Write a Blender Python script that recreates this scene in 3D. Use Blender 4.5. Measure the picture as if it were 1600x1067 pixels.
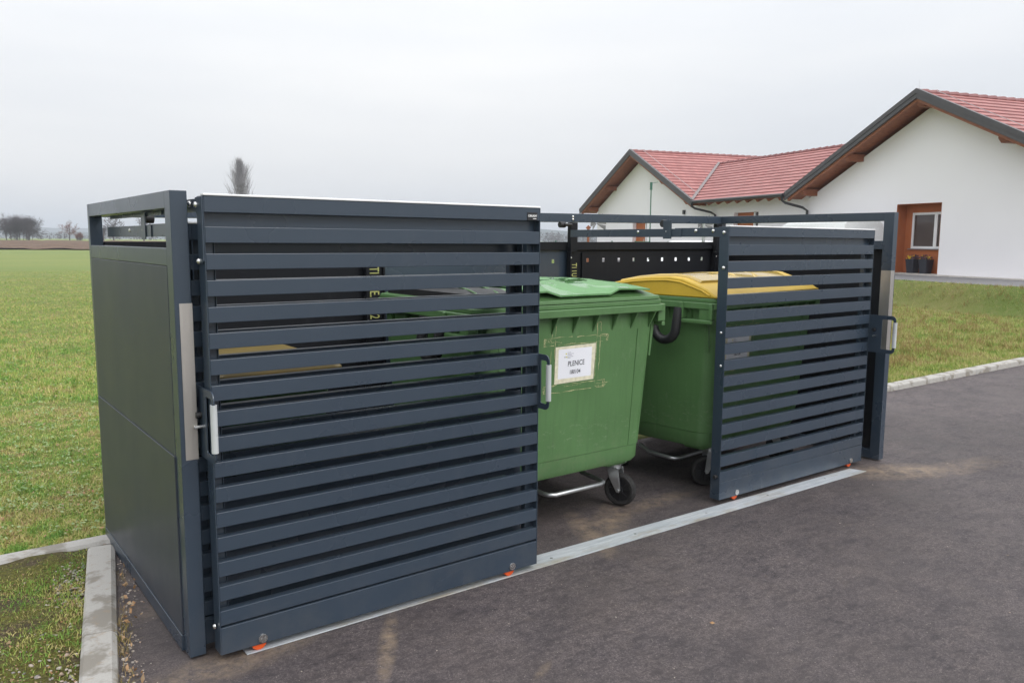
import bpy, bmesh, math, random
import numpy as np
from mathutils import Vector, Matrix
R = math.radians
for o in list(bpy.data.objects): bpy.data.objects.remove(o)
SC = bpy.context.scene
COL = SC.collection
random.seed(7); RNG = np.random.default_rng(7)

# ------------------------------------------------------------------ camera
CAM = Vector((-0.762, -3.0113, 1.5793))
YAW, PITCH, ROLL = -37.0811, -7.1198, 0.375
def basis():
    y, p, r = R(YAW), R(PITCH), R(ROLL)
    f = Vector((-math.sin(y)*math.cos(p), math.cos(y)*math.cos(p), math.sin(p)))
    r0 = Vector((math.cos(y), math.sin(y), 0)); u0 = r0.cross(f)
    return math.cos(r)*r0+math.sin(r)*u0, -math.sin(r)*r0+math.cos(r)*u0, f
rr, uu, ff = basis()
cd = bpy.data.cameras.new('camera'); cam = bpy.data.objects.new('camera', cd); COL.objects.link(cam)
cd.sensor_width = 36; cd.lens = 1254.1/1600*36; cd.clip_start = 0.05; cd.clip_end = 9000
M = Matrix((rr, uu, -ff)).transposed().to_4x4(); M.translation = CAM
cam.matrix_world = M; SC.camera = cam
FH = Vector((ff.x, ff.y, 0)).normalized(); RH = Vector((FH.y, -FH.x, 0))

# ------------------------------------------------------------------ world, sun, exposure
SUN_EL, SUN_AZ = 40, 168           # azimuth clockwise from +Y
w = bpy.data.worlds.new('World'); SC.world = w; w.use_nodes = True
nt = w.node_tree; nt.nodes.clear()
out = nt.nodes.new('ShaderNodeOutputWorld'); bg = nt.nodes.new('ShaderNodeBackground')
sky = nt.nodes.new('ShaderNodeTexSky'); sky.sky_type = 'NISHITA'; sky.sun_disc = False
sky.sun_elevation = R(SUN_EL); sky.sun_rotation = R(SUN_AZ); sky.dust_density = 3; sky.air_density = 1.0
hsv = nt.nodes.new('ShaderNodeHueSaturation'); hsv.inputs['Saturation'].default_value = 0.12
mixf = nt.nodes.new('ShaderNodeMix'); mixf.data_type = 'RGBA'; mixf.inputs[0].default_value = 0.86
mixf.inputs[7].default_value = (8.95, 9.05, 9.25, 1)
tc = nt.nodes.new('ShaderNodeTexCoord')
mp = nt.nodes.new('ShaderNodeMapping'); mp.inputs['Scale'].default_value = (1.0, 1.0, 5.5)
no = nt.nodes.new('ShaderNodeTexNoise'); no.inputs['Scale'].default_value = 1.5; no.inputs['Detail'].default_value = 5; no.inputs['Roughness'].default_value = 0.45
cr = nt.nodes.new('ShaderNodeValToRGB'); cr.color_ramp.elements[0].position = 0.32; cr.color_ramp.elements[1].position = 0.7
cr.color_ramp.elements[0].color = (0.87, 0.892, 0.92, 1); cr.color_ramp.elements[1].color = (1.05, 1.045, 1.03, 1)
mul = nt.nodes.new('ShaderNodeMix'); mul.data_type = 'RGBA'; mul.blend_type = 'MULTIPLY'; mul.inputs[0].default_value = 1
L = nt.links.new
L(sky.outputs[0], hsv.inputs['Color']); L(hsv.outputs[0], mixf.inputs[6])
L(tc.outputs['Generated'], mp.inputs[0]); L(mp.outputs[0], no.inputs['Vector']); L(no.outputs[0], cr.inputs[0])
L(mixf.outputs[2], mul.inputs[6]); L(cr.outputs[0], mul.inputs[7]); 
# overcast luminance: brighter towards the zenith
sp = nt.nodes.new('ShaderNodeSeparateXYZ'); L(tc.outputs['Generated'], sp.inputs[0])
zc = nt.nodes.new('ShaderNodeMath'); zc.operation = 'MAXIMUM'; L(sp.outputs[2], zc.inputs[0]); zc.inputs[1].default_value = 0
z2 = nt.nodes.new('ShaderNodeMath'); z2.operation = 'MULTIPLY_ADD'; L(zc.outputs[0], z2.inputs[0]); z2.inputs[1].default_value = 0.9; z2.inputs[2].default_value = 0.85
z3 = nt.nodes.new('ShaderNodeMath'); z3.operation = 'MULTIPLY_ADD'; L(zc.outputs[0], z3.inputs[0]); L(z2.outputs[0], z3.inputs[1]); z3.inputs[2].default_value = 0.945
mz = nt.nodes.new('ShaderNodeVectorMath'); mz.operation = 'SCALE'; L(mul.outputs[2], mz.inputs[0]); L(z3.outputs[0], mz.inputs['Scale'])
L(mz.outputs[0], bg.inputs['Color'])
bg.inputs['Strength'].default_value = 0.093
L(bg.outputs[0], out.inputs['Surface'])
sd = bpy.data.lights.new('sun', 'SUN'); sd.energy = 1.15; sd.angle = R(35); sd.color = (1, 0.97, 0.93)
so = bpy.data.objects.new('sun', sd); COL.objects.link(so)
sdir = Vector((math.sin(R(SUN_AZ))*math.cos(R(SUN_EL)), math.cos(R(SUN_AZ))*math.cos(R(SUN_EL)), math.sin(R(SUN_EL))))
so.rotation_euler = sdir.to_track_quat('Z', 'Y').to_euler(); so.location = (0, -10, 20)
SC.view_settings.view_transform = 'Standard'; SC.view_settings.look = 'None'
SC.view_settings.exposure = 0.15; SC.view_settings.gamma = 1
SC.render.engine = 'CYCLES'

# ------------------------------------------------------------------ materials
class NT:
    def __init__(s, name):
        s.m = bpy.data.materials.new(name); s.m.use_nodes = True; s.t = s.m.node_tree
        s.b = s.t.nodes['Principled BSDF']; s.tc = s.n('ShaderNodeTexCoord')
    def n(s, t, **k):
        x = s.t.nodes.new(t)
        for a, b in k.items(): setattr(x, a, b)
        return x
    def l(s, a, b): s.t.links.new(a, b)
    def noise(s, scale, detail=4, rough=.5, sc=(1, 1, 1), src='Object', dist=0, off=(0, 0, 0)):
        m = s.n('ShaderNodeMapping'); m.inputs['Scale'].default_value = sc; m.inputs['Location'].default_value = off
        x = s.n('ShaderNodeTexNoise'); x.inputs['Scale'].default_value = scale; x.inputs['Detail'].default_value = detail
        x.inputs['Roughness'].default_value = rough; x.inputs['Distortion'].default_value = dist
        s.l(s.tc.outputs[src], m.inputs[0]); s.l(m.outputs[0], x.inputs['Vector']); return x.outputs[0]
    def ramp(s, v, pts):
        r = s.n('ShaderNodeValToRGB'); e = r.color_ramp.elements
        while len(e) < len(pts): e.new(.5)
        for i, (p, c) in enumerate(pts):
            e[i].position = p; e[i].color = (c, c, c, 1) if isinstance(c, (int, float)) else (*c, 1)
        s.l(v, r.inputs[0]); return r.outputs[0]
    def mix(s, f, a, b, mode='MIX'):
        x = s.n('ShaderNodeMix', data_type='RGBA', blend_type=mode)
        for i, v in ((0, f), (6, a), (7, b)):
            if isinstance(v, (int, float)): x.inputs[i].default_value = v if i == 0 else (v, v, v, 1)
            elif isinstance(v, tuple): x.inputs[i].default_value = (*v, 1)
            else: s.l(v, x.inputs[i])
        return x.outputs[2]
    def math(s, op, a, b=0, clamp=False):
        x = s.n('ShaderNodeMath', operation=op); x.use_clamp = clamp
        for i, v in enumerate((a, b)):
            if isinstance(v, (int, float)): x.inputs[i].default_value = v
            else: s.l(v, x.inputs[i])
        return x.outputs[0]
    def bump(s, h, strength=.3, dist=.01):
        b = s.n('ShaderNodeBump'); b.inputs['Strength'].default_value = strength; b.inputs['Distance'].default_value = dist
        s.l(h, b.inputs['Height']); s.l(b.outputs[0], s.b.inputs['Normal'])
    def set(s, color=None, rough=None, metal=None, spec=None):
        for k, v in (('Base Color', color), ('Roughness', rough), ('Metallic', metal), ('Specular IOR Level', spec)):
            if v is None: continue
            if isinstance(v, (int, float)): s.b.inputs[k].default_value = v
            elif isinstance(v, tuple): s.b.inputs[k].default_value = (*v, 1)
            else: s.l(v, s.b.inputs[k])
        return s.m
    def sep(s):
        x = s.n('ShaderNodeSeparateXYZ'); s.l(s.tc.outputs['Object'], x.inputs[0]); return x.outputs

def simple(name, col, rough=.5, metal=0, var=.12, scale=6, spec=.5):
    t = NT(name); n = t.noise(scale, 5)
    lo = tuple(c*(1-var) for c in col); hi = tuple(min(1, c*(1+var)) for c in col)
    return t.set(t.ramp(n, [(.3, lo), (.7, hi)]), t.ramp(t.noise(scale*2.3, 3), [(.3, max(0, rough-.06)), (.7, min(1, rough+.06))]), metal, spec)

def anthracite(name, col=(.034, .050, .073), rough=.28, spec=.62):
    t = NT(name)
    fine = t.noise(900, 2); big = t.noise(2.2, 4)
    dust = t.noise(7, 6, .65)
    c = t.mix(t.ramp(big, [(.3, 0.0), (.75, .35)]), col, tuple(min(1, x*1.18) for x in col))
    z = t.sep()[2]
    low = t.math('MULTIPLY', t.math('SUBTRACT', .42, z, True), 1.0, True)      # road dust splashed on the lowest part
    c = t.mix(t.math('MULTIPLY', low, t.ramp(dust, [(.42, 0), (.7, .38)])), c, (.17, .16, .14))
    strk = t.noise(16, 5, .7, (1, 1, .10), off=(3, 7, 1)); c = t.mix(t.ramp(strk, [(.55, 0), (.8, .06)]), c, (.17, .175, .18))
    t.bump(fine, .08, .0006)
    return t.set(c, t.ramp(big, [(.3, rough-.03), (.7, rough+.04)]), 0, spec)
MAT = {}
MAT['frame'] = anthracite('anthracite_paint')
MAT['sheet'] = anthracite('anthracite_sheet', (.040, .048, .064), .40, .38)
MAT['inner'] = anthracite('anthracite_shaded', (.009, .010, .013), .6, .2)  # frame paint darkened, the shade inside the shelter put into its colour
MAT['blackplastic'] = simple('black_plastic', (.016, .016, .018), .5)
MAT['rubber'] = simple('rubber', (.022, .021, .021), .75, var=.3, scale=30)
MAT['tyretread'] = simple('tyre_tread', (.09, .08, .075), .85, var=.3, scale=40)
MAT['orange'] = simple('orange_polyurethane', (.62, .085, .015), .45)
MAT['grip'] = simple('grey_grip_plastic', (.50, .52, .53), .45)
MAT['cap'] = simple('white_edge', (.86, .87, .88), .45, .0)  # near-white colour of the thin strip along each leaf's top edge
def steel(name, col=(.55, .52, .49), rough=.38, sc=(1, 1, .02), metal=.85):
    t = NT(name); n = t.noise(220, 3, .6, sc); b = t.noise(5, 4)
    return t.set(t.mix(t.ramp(b, [(.35, 0), (.7, .5)]), col, tuple(x*.75 for x in col)), t.ramp(n, [(.3, rough-.08), (.7, rough+.12)]), metal)
MAT['steelplate'] = steel('brushed_steel')
MAT['bolt'] = steel('bolt_steel', (.75, .75, .74), .25, (1, 1, 1), 1)
MAT['galv'] = steel('galvanised', (.60, .62, .63), .35, (1, 1, 1), .9)
def track_mat():
    t = NT('galvanised_track')
    st = t.noise(3, 6, .7, (1, 12, 1)); sp = t.noise(45, 3, .6, (.25, 2, 1)); dirt = t.noise(2.2, 6, .65, (1, 3, 1), off=(3, 1, 0))
    c = t.mix(t.ramp(st, [(.35, 0), (.7, 1)]), (.44, .48, .52), (.68, .70, .72))
    c = t.mix(t.ramp(sp, [(.5, 0), (.8, .4)]), c, (.30, .32, .34))
    c = t.mix(t.ramp(dirt, [(.52, 0), (.66, .8)]), c, (.38, .33, .25))
    return t.set(c, t.ramp(sp, [(.3, .28), (.7, .5)]), .25)
MAT['track'] = track_mat()

def bin_green(name='green_hdpe', col=(.078, .166, .060), wet=False):
    t = NT(name); big = t.noise(3, 4); sc = t.noise(18, 6, .7, (1, 1, .35)); fine = t.noise(260, 2)
    c = t.mix(t.ramp(big, [(.3, 0), (.7, 1)]), col, tuple(x*1.22 for x in col))
    c = t.mix(t.ramp(sc, [(.60, 0), (.8, .35)]), c, (.26, .34, .22))          # scuffs
    z = t.sep()[2]
    sc2 = t.noise(16, 8, .8, (1, 1, 2.4), off=(2, 5, 1)); zb_ = t.math('MULTIPLY', t.math('SUBTRACT', .13, t.math('ABSOLUTE', t.math('SUBTRACT', z, .52)), True), 8, True)
    c = t.mix(t.math('MULTIPLY', zb_, t.ramp(sc2, [(.55, 0), (.68, .5)])), c, (.36, .42, .31))
    run = t.noise(7, 6, .7, (6, 6, .25), off=(1, 1, 0)); c = t.mix(t.ramp(run, [(.50, 0), (.75, .35)]), c, (.05, .105, .04))
    low = t.math('MULTIPLY', t.math('SUBTRACT', .62, z, True), 3, True)
    c = t.mix(t.math('MULTIPLY', low, t.ramp(t.noise(9, 6, .7), [(.5, 0), (.75, .45)])), c, (.19, .22, .13))
    t.bump(fine, .12, .0008)
    if wet:
        wn = t.noise(2.6, 3, .5, (1.3, .8, 1), off=(4.3, 1.2, 0), dist=1.2)
        return t.set(c, t.ramp(wn, [(.50, .58), (.52, .03)]), 0, .7)
    return t.set(c, t.ramp(big, [(.3, .38), (.7, .48)]), 0, .5)
MAT['green'] = bin_green(); MAT['greenlid'] = bin_green('green_hdpe_wet_lid', (.10, .24, .085), True)
def yellow_mat(wet):
    t = NT('yellow_hdpe' + ('_wet' if wet else '')); big = t.noise(3, 5, .6); sp = t.noise(70, 4, .7)
    c = t.mix(t.ramp(big, [(.35, 0), (.7, 1)]), (.58, .38, .035), (.70, .46, .045))
    c = t.mix(t.ramp(sp, [(.6, 0), (.8, .45)]), c, (.38, .27, .06))
    t.bump(t.noise(200, 2), .15, .001)
    if wet:
        wn = t.noise(2.6, 3, .5, (1.2, .8, 1), dist=1.0); c = t.mix(t.ramp(wn, [(.46, 0), (.5, .55)]), c, (.34, .24, .05))
        return t.set(c, t.ramp(wn, [(.46, .42), (.49, .03)]), 0, .9)
    return t.set(c, .5)
MAT['yellowshaded'] = simple('shaded_yellow_hdpe', (.17, .115, .015), .45, var=.15)  # shade behind the slatted doors put into the lid's yellow
MAT['yellow'] = yellow_mat(False); MAT['yellowwet'] = yellow_mat(True)
MAT['paper'] = simple('paper', (.80, .81, .86), .7, var=.03); MAT['tape'] = simple('masking_tape', (.70, .66, .50), .6, var=.14, scale=45)
MAT['ink'] = simple('ink', (.06, .06, .075), .6); MAT['inkgrey'] = simple('ink_grey', (.40, .41, .46), .6)
MAT['inkyellow'] = simple('ink_yellow', (.65, .6, .12), .6)
MAT['glue'] = simple('tape_residue', (.46, .45, .24), .7, var=.35, scale=90)
MAT['letters'] = simple('pale_green_lettering', (.40, .41, .14), .6)
MAT['blacksign'] = simple('black_nameplate', (.02, .02, .022), .35); MAT['white'] = simple('white_print', (.8, .8, .8), .5, var=.02)

def asphalt():
    t = NT('asphalt'); f = t.noise(330, 4, .75); m = t.noise(42, 5, .7); b = t.noise(1.1, 5, .6); b2 = t.noise(5.5, 6, .7, off=(5, 2, 0))
    g = t.noise(120, 5, .85, off=(1, 4, 0)); st = t.noise(9, 6, .8, (1, 2.2, 1), off=(8, 1, 0))
    c = t.ramp(f, [(.30, (.052, .043, .044)), (.5, (.130, .112, .113)), (.68, (.23, .195, .19))])
    c = t.mix(t.ramp(g, [(.36, .9), (.50, 0)]), c, (.040, .034, .036))
    c = t.mix(t.ramp(g, [(.54, 0), (.64, .85)]), c, (.28, .245, .235))
    c = t.mix(t.ramp(m, [(.36, .6), (.52, 0)]), c, (.050, .043, .046))
    c = t.mix(t.ramp(st, [(.38, .75), (.5, 0)]), c, (.055, .047, .051))
    c = t.mix(t.ramp(t.noise(26, 6, .85, (1, 1.5, 1), off=(3, 8, 0)), [(.36, .7), (.46, 0)]), c, (.045, .039, .042))
    c = t.mix(t.ramp(b, [(.3, .5), (.62, 0)]), c, (.085, .068, .062))
    c = t.mix(t.ramp(b2, [(.60, 0), (.78, .32)]), c, (.20, .165, .13))
    vor = t.n('ShaderNodeTexVoronoi'); vor.inputs['Scale'].default_value = 60; t.l(t.tc.outputs['Object'], vor.inputs['Vector'])
    peb = t.math('MULTIPLY', t.math('LESS_THAN', vor.outputs['Distance'], .14), t.math('GREATER_THAN', t.noise(60, 0, off=(2, 2, 0)), .64))
    c = t.mix(peb, c, (.33, .30, .26))
    # sandy dust washed out at known spots, plus a narrow pale streak: (x, y, radius x, radius y, rotation, amount)
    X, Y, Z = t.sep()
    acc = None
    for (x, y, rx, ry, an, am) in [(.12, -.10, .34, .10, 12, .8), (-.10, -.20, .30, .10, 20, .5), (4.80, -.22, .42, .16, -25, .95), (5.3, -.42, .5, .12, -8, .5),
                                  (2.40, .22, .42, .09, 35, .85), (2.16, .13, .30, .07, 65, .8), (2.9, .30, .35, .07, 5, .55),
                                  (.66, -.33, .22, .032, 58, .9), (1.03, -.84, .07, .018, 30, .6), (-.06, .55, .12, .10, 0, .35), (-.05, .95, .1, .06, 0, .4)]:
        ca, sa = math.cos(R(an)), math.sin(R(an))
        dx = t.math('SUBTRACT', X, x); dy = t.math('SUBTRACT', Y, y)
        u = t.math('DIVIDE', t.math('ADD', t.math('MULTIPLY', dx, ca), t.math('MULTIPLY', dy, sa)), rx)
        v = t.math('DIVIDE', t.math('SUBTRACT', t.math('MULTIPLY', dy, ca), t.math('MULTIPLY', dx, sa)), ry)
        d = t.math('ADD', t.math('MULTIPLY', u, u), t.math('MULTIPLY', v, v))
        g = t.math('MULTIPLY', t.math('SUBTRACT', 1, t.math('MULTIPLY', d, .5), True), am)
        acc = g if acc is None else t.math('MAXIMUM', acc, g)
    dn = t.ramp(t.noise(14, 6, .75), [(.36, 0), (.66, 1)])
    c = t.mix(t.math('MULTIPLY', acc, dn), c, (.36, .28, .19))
    big_ = t.noise(.55, 6, .72, off=(11, 5, 0)); wet_ = t.noise(2.6, 7, .8, (1, 1.6, 1), off=(2, 9, 0))
    c = t.mix(1.0, c, t.ramp(big_, [(.32, (.61, .59, .60)), (.66, (.97, .945, .95))]), 'MULTIPLY')
    c = t.mix(1.0, c, t.ramp(wet_, [(.36, (.74, .73, .77)), (.52, (1.0, .985, .98)), (.72, (1.16, 1.12, 1.08))]), 'MULTIPLY')
    t.bump(t.math('ADD', f, t.math('MULTIPLY', m, .8)), .75, .006)
    return t.set(c, t.ramp(b, [(.3, .55), (.7, .8)]), 0, .5)
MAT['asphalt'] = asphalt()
def concrete():
    t = NT('concrete_kerb'); b = t.noise(4.5, 5, .6, off=(1.5, 0, 0)); f = t.noise(160, 4, .7); s = t.noise(22, 5, .7)
    c = t.mix(t.ramp(b, [(.50, 0), (.57, 1)]), (.41, .395, .37), (.23, .21, .18))
    c = t.mix(t.ramp(s, [(.56, 0), (.72, .7)]), c, (.30, .22, .14))
    c = t.mix(t.ramp(t.noise(11, 7, .8, off=(9, 2, 4)), [(.55, 0), (.7, .55)]), c, (.22, .21, .17))
    c = t.mix(t.ramp(f, [(.3, .35), (.6, 0)]), c, (.25, .24, .22))
    t.bump(f, .3, .002); return t.set(c, .85)
MAT['concrete'] = concrete()
def field_mat():
    t = NT('grass_ground'); a = t.noise(.35, 5, .6); b = t.noise(9, 6, .7); f = t.noise(110, 4, .8); br = t.noise(1.7, 6, .7, off=(7, 3, 0))
    c = t.mix(t.ramp(a, [(.35, 0), (.65, 1)]), (.125, .175, .04), (.19, .19, .06))
    c = t.mix(t.ramp(f, [(.35, .65), (.6, 0)]), c, (.075, .095, .025))
    c = t.mix(t.ramp(b, [(.5, 0), (.72, .7)]), c, (.22, .19, .085))
    c = t.mix(t.ramp(br, [(.58, 0), (.72, .6)]), c, (.17, .125, .07))
    # crop field: plain fresh green far away
    X, Y, Z = t.sep()
    dist = t.math('ADD', t.math('MULTIPLY', X, FH.x), t.math('MULTIPLY', Y, FH.y))
    wob = t.math('MULTIPLY', t.math('SUBTRACT', t.noise(.12, 5, .7), .5), 30)
    far = t.math('MULTIPLY', t.math('SUBTRACT', t.math('ADD', dist, wob), 17), .035, True)
    c = t.mix(far, c, t.mix(t.ramp(t.noise(.12, 4, .6, (.3, 1, 1)), [(.35, 0), (.65, 1)]), (.145, .205, .055), (.19, .225, .065)))
    c = t.mix(t.math('MULTIPLY', far, t.ramp(t.noise(3.5, 6, .85), [(.45, 0), (.7, .55)])), c, (.24, .225, .09))
    t.bump(f, .5, .02); return t.set(c, .9, 0, .2)
MAT['field'] = field_mat()
def blade_mat(name, cols):
    t = NT(name); g = t.n('ShaderNodeNewGeometry'); rnd = g.outputs['Random Per Island']
    patch = t.noise(1.3, 6, .7, off=(4, 9, 0)); p2 = t.noise(7, 4, .7, off=(1, 2, 0))
    v = t.math('ADD', t.math('ADD', t.math('MULTIPLY', rnd, .55), t.math('MULTIPLY', t.math('SUBTRACT', patch, .36), 1.6)), t.math('MULTIPLY', t.math('SUBTRACT', p2, .5), 1.9), True)
    n = len(cols); c = t.ramp(v, [(i/(n-1), q) for i, q in enumerate(cols)])
    t.b.inputs['Transmission Weight'].default_value = 0
    return t.set(c, .7, 0, .25)
MAT['blade'] = blade_mat('grass_blades', [(.10, .23, .04), (.16, .31, .055), (.23, .36, .07), (.40, .40, .11), (.54, .45, .21), (.36, .25, .13)])
MAT['bladebank'] = blade_mat('grass_blades_bank', [(.13, .24, .045), (.20, .31, .06), (.28, .35, .08), (.38, .38, .12), (.52, .45, .21), (.32, .26, .12)])
MAT['straw'] = blade_mat('dry_tufts', [(.12, .15, .03), (.25, .2, .06), (.36, .26, .12), (.30, .2, .1)])
MAT['weed'] = blade_mat('weed_leaves', [(.16, .26, .09), (.22, .31, .13), (.30, .36, .18), (.20, .28, .08)])
MAT['leaf'] = blade_mat('brown_leaves', [(.24, .15, .09), (.34, .24, .14), (.34, .19, .09), (.36, .30, .21)])
def soil():
    t = NT('mossy_soil'); a = t.noise(5, 6, .7); f = t.noise(90, 5, .8); m = t.noise(3, 6, .65, off=(3, 3, 0))
    c = t.mix(t.ramp(a, [(.35, 0), (.65, 1)]), (.09, .065, .045), (.16, .12, .08))
    c = t.mix(t.ramp(m, [(.44, 0), (.54, .85)]), c, (.19, .19, .03))
    c = t.mix(t.ramp(t.noise(28, 6, .8), [(.55, 0), (.68, .6)]), c, (.30, .24, .17))
    c = t.mix(t.ramp(t.noise(45, 6, .85, off=(6, 6, 0)), [(.38, .75), (.52, 0)]), c, (.055, .045, .025))
    c = t.mix(t.ramp(f, [(.38, .8), (.55, 0)]), c, (.06, .055, .02))
    c = t.mix(t.ramp(f, [(.56, 0), (.68, .6)]), c, (.36, .32, .18))
    t.bump(f, .9, .02); return t.set(c, .95, 0, .2)
MAT['soil'] = soil()
def plough():
    t = NT('ploughed_soil'); a = t.noise(.25, 6, .7, (1, 1, 1)); f = t.noise(2.2, 5, .8)
    c = t.mix(t.ramp(a, [(.35, 0), (.65, 1)]), (.13, .085, .06), (.20, .14, .10))
    c = t.mix(t.ramp(f, [(.35, .7), (.6, 0)]), c, (.06, .04, .03)); return t.set(c, .95, 0, .1)
MAT['plough'] = plough()
def stone():
    t = NT('gravel'); g = t.n('ShaderNodeNewGeometry')
    c = t.ramp(g.outputs['Random Per Island'], [(0, (.16, .15, .15)), (.35, (.33, .29, .25)), (.7, (.45, .40, .35)), (1, (.34, .25, .19))])
    return t.set(c, .85)
MAT['stone'] = stone()
def render_wall():
    t = NT('white_render'); f = t.noise(60, 5, .7); b = t.noise(.5, 4, .5)
    c = t.mix(t.ramp(b, [(.3, 0), (.7, 1)]), (.85, .835, .865), (.88, .865, .89)); t.bump(f, .25, .004); return t.set(c, .9, 0, .3)
MAT['wall'] = render_wall()
MAT['rust'] = simple('rust_red_render', (.40, .125, .045), .9, var=.06, scale=3)
def wood_mat():
    t = NT('brown_stained_wood'); n = t.noise(6, 6, .65, (1, 1, 6)); c = t.ramp(n, [(.3, (.18, .055, .025)), (.7, (.34, .12, .055))]); return t.set(c, .6)
MAT['wood'] = wood_mat()
MAT['fascia'] = simple('dark_metal_verge', (.07, .066, .072), .42, var=.1)
MAT['gutter'] = simple('black_gutter', (.03, .03, .034), .4)
MAT['lead'] = simple('valley_metal', (.22, .19, .19), .45)
MAT['plinth'] = simple('pale_plinth', (.50, .47, .44), .9, var=.1)
MAT['pathasphalt'] = simple('grey_path', (.17, .165, .17), .9, var=.12, scale=8)
MAT['winframe'] = simple('white_upvc', (.78, .78, .80), .4, var=.02)
def glass(name, col):
    t = NT(name); return t.set(t.ramp(t.noise(.8, 3), [(.3, col), (.7, tuple(x*1.5 for x in col))]), .06, 0, .6)
MAT['glass'] = glass('window_glass', (.06, .045, .04)); MAT['carglass'] = glass('vehicle_glass', (.10, .13, .13))
MAT['curtain'] = simple('brown_blind', (.22, .17, .15), .8)
MAT['carpaint'] = simple('white_car_paint', (.80, .81, .82), .25, var=.02)
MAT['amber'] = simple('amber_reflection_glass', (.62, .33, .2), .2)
MAT['greenpost'] = simple('green_post', (.03, .13, .085), .5); MAT['leafyellow'] = simple('yellow_flower', (.75, .5, .02), .7)
MAT['leafdark'] = simple('purple_leaf', (.10, .05, .06), .7); MAT['pot'] = simple('dark_planter', (.03, .032, .045), .55)
MAT['greymetal'] = simple('grey_canopy', (.20, .20, .21), .5)
def tile_mat():
    t = NT('red_roof_tiles'); bt = t.n('ShaderNodeTexBrick'); t.l(t.tc.outputs['UV'], bt.inputs['Vector'])
    bt.inputs['Scale'].default_value = 1; bt.inputs['Brick Width'].default_value = .30; bt.inputs['Row Height'].default_value = .335
    bt.inputs['Mortar Size'].default_value = .010; bt.offset = .5; bt.inputs['Bias'].default_value = 0
    bt.inputs['Color1'].default_value = (.43, .155, .14, 1); bt.inputs['Color2'].default_value = (.31, .095, .085, 1); bt.inputs['Mortar'].default_value = (.20, .07, .07, 1)
    c = t.mix(t.ramp(t.noise(1.1, 4), [(.35, 0), (.7, .4)]), bt.outputs[0], (.34, .15, .14))
    c = t.mix(t.ramp(t.noise(5, 6, .8), [(.55, 0), (.72, .35)]), c, (.26, .20, .17))
    return t.set(c, .5, 0, .4)
MAT['tile'] = tile_mat()
MAT['bark'] = simple('bare_twigs', (.105, .085, .09), .9, var=.25, scale=.5)
MAT['barkhazed'] = simple('hazed_twigs', (.20, .175, .18), .9, var=.2, scale=.5)  # distance haze put into the poplar's twig colour
MAT['barkred'] = simple('reddish_twigs', (.20, .09, .07), .9, var=.3, scale=.5)
MAT['barkdark'] = simple('dark_scrub', (.085, .07, .075), .9, var=.3, scale=.3)
MAT['hill'] = simple('wooded_hill', (.035, .05, .045), .95, var=.35, scale=.01)
MAT['woods'] = simple('far_winter_wood', (.075, .062, .06), .95, var=.3, scale=.05)

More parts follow.
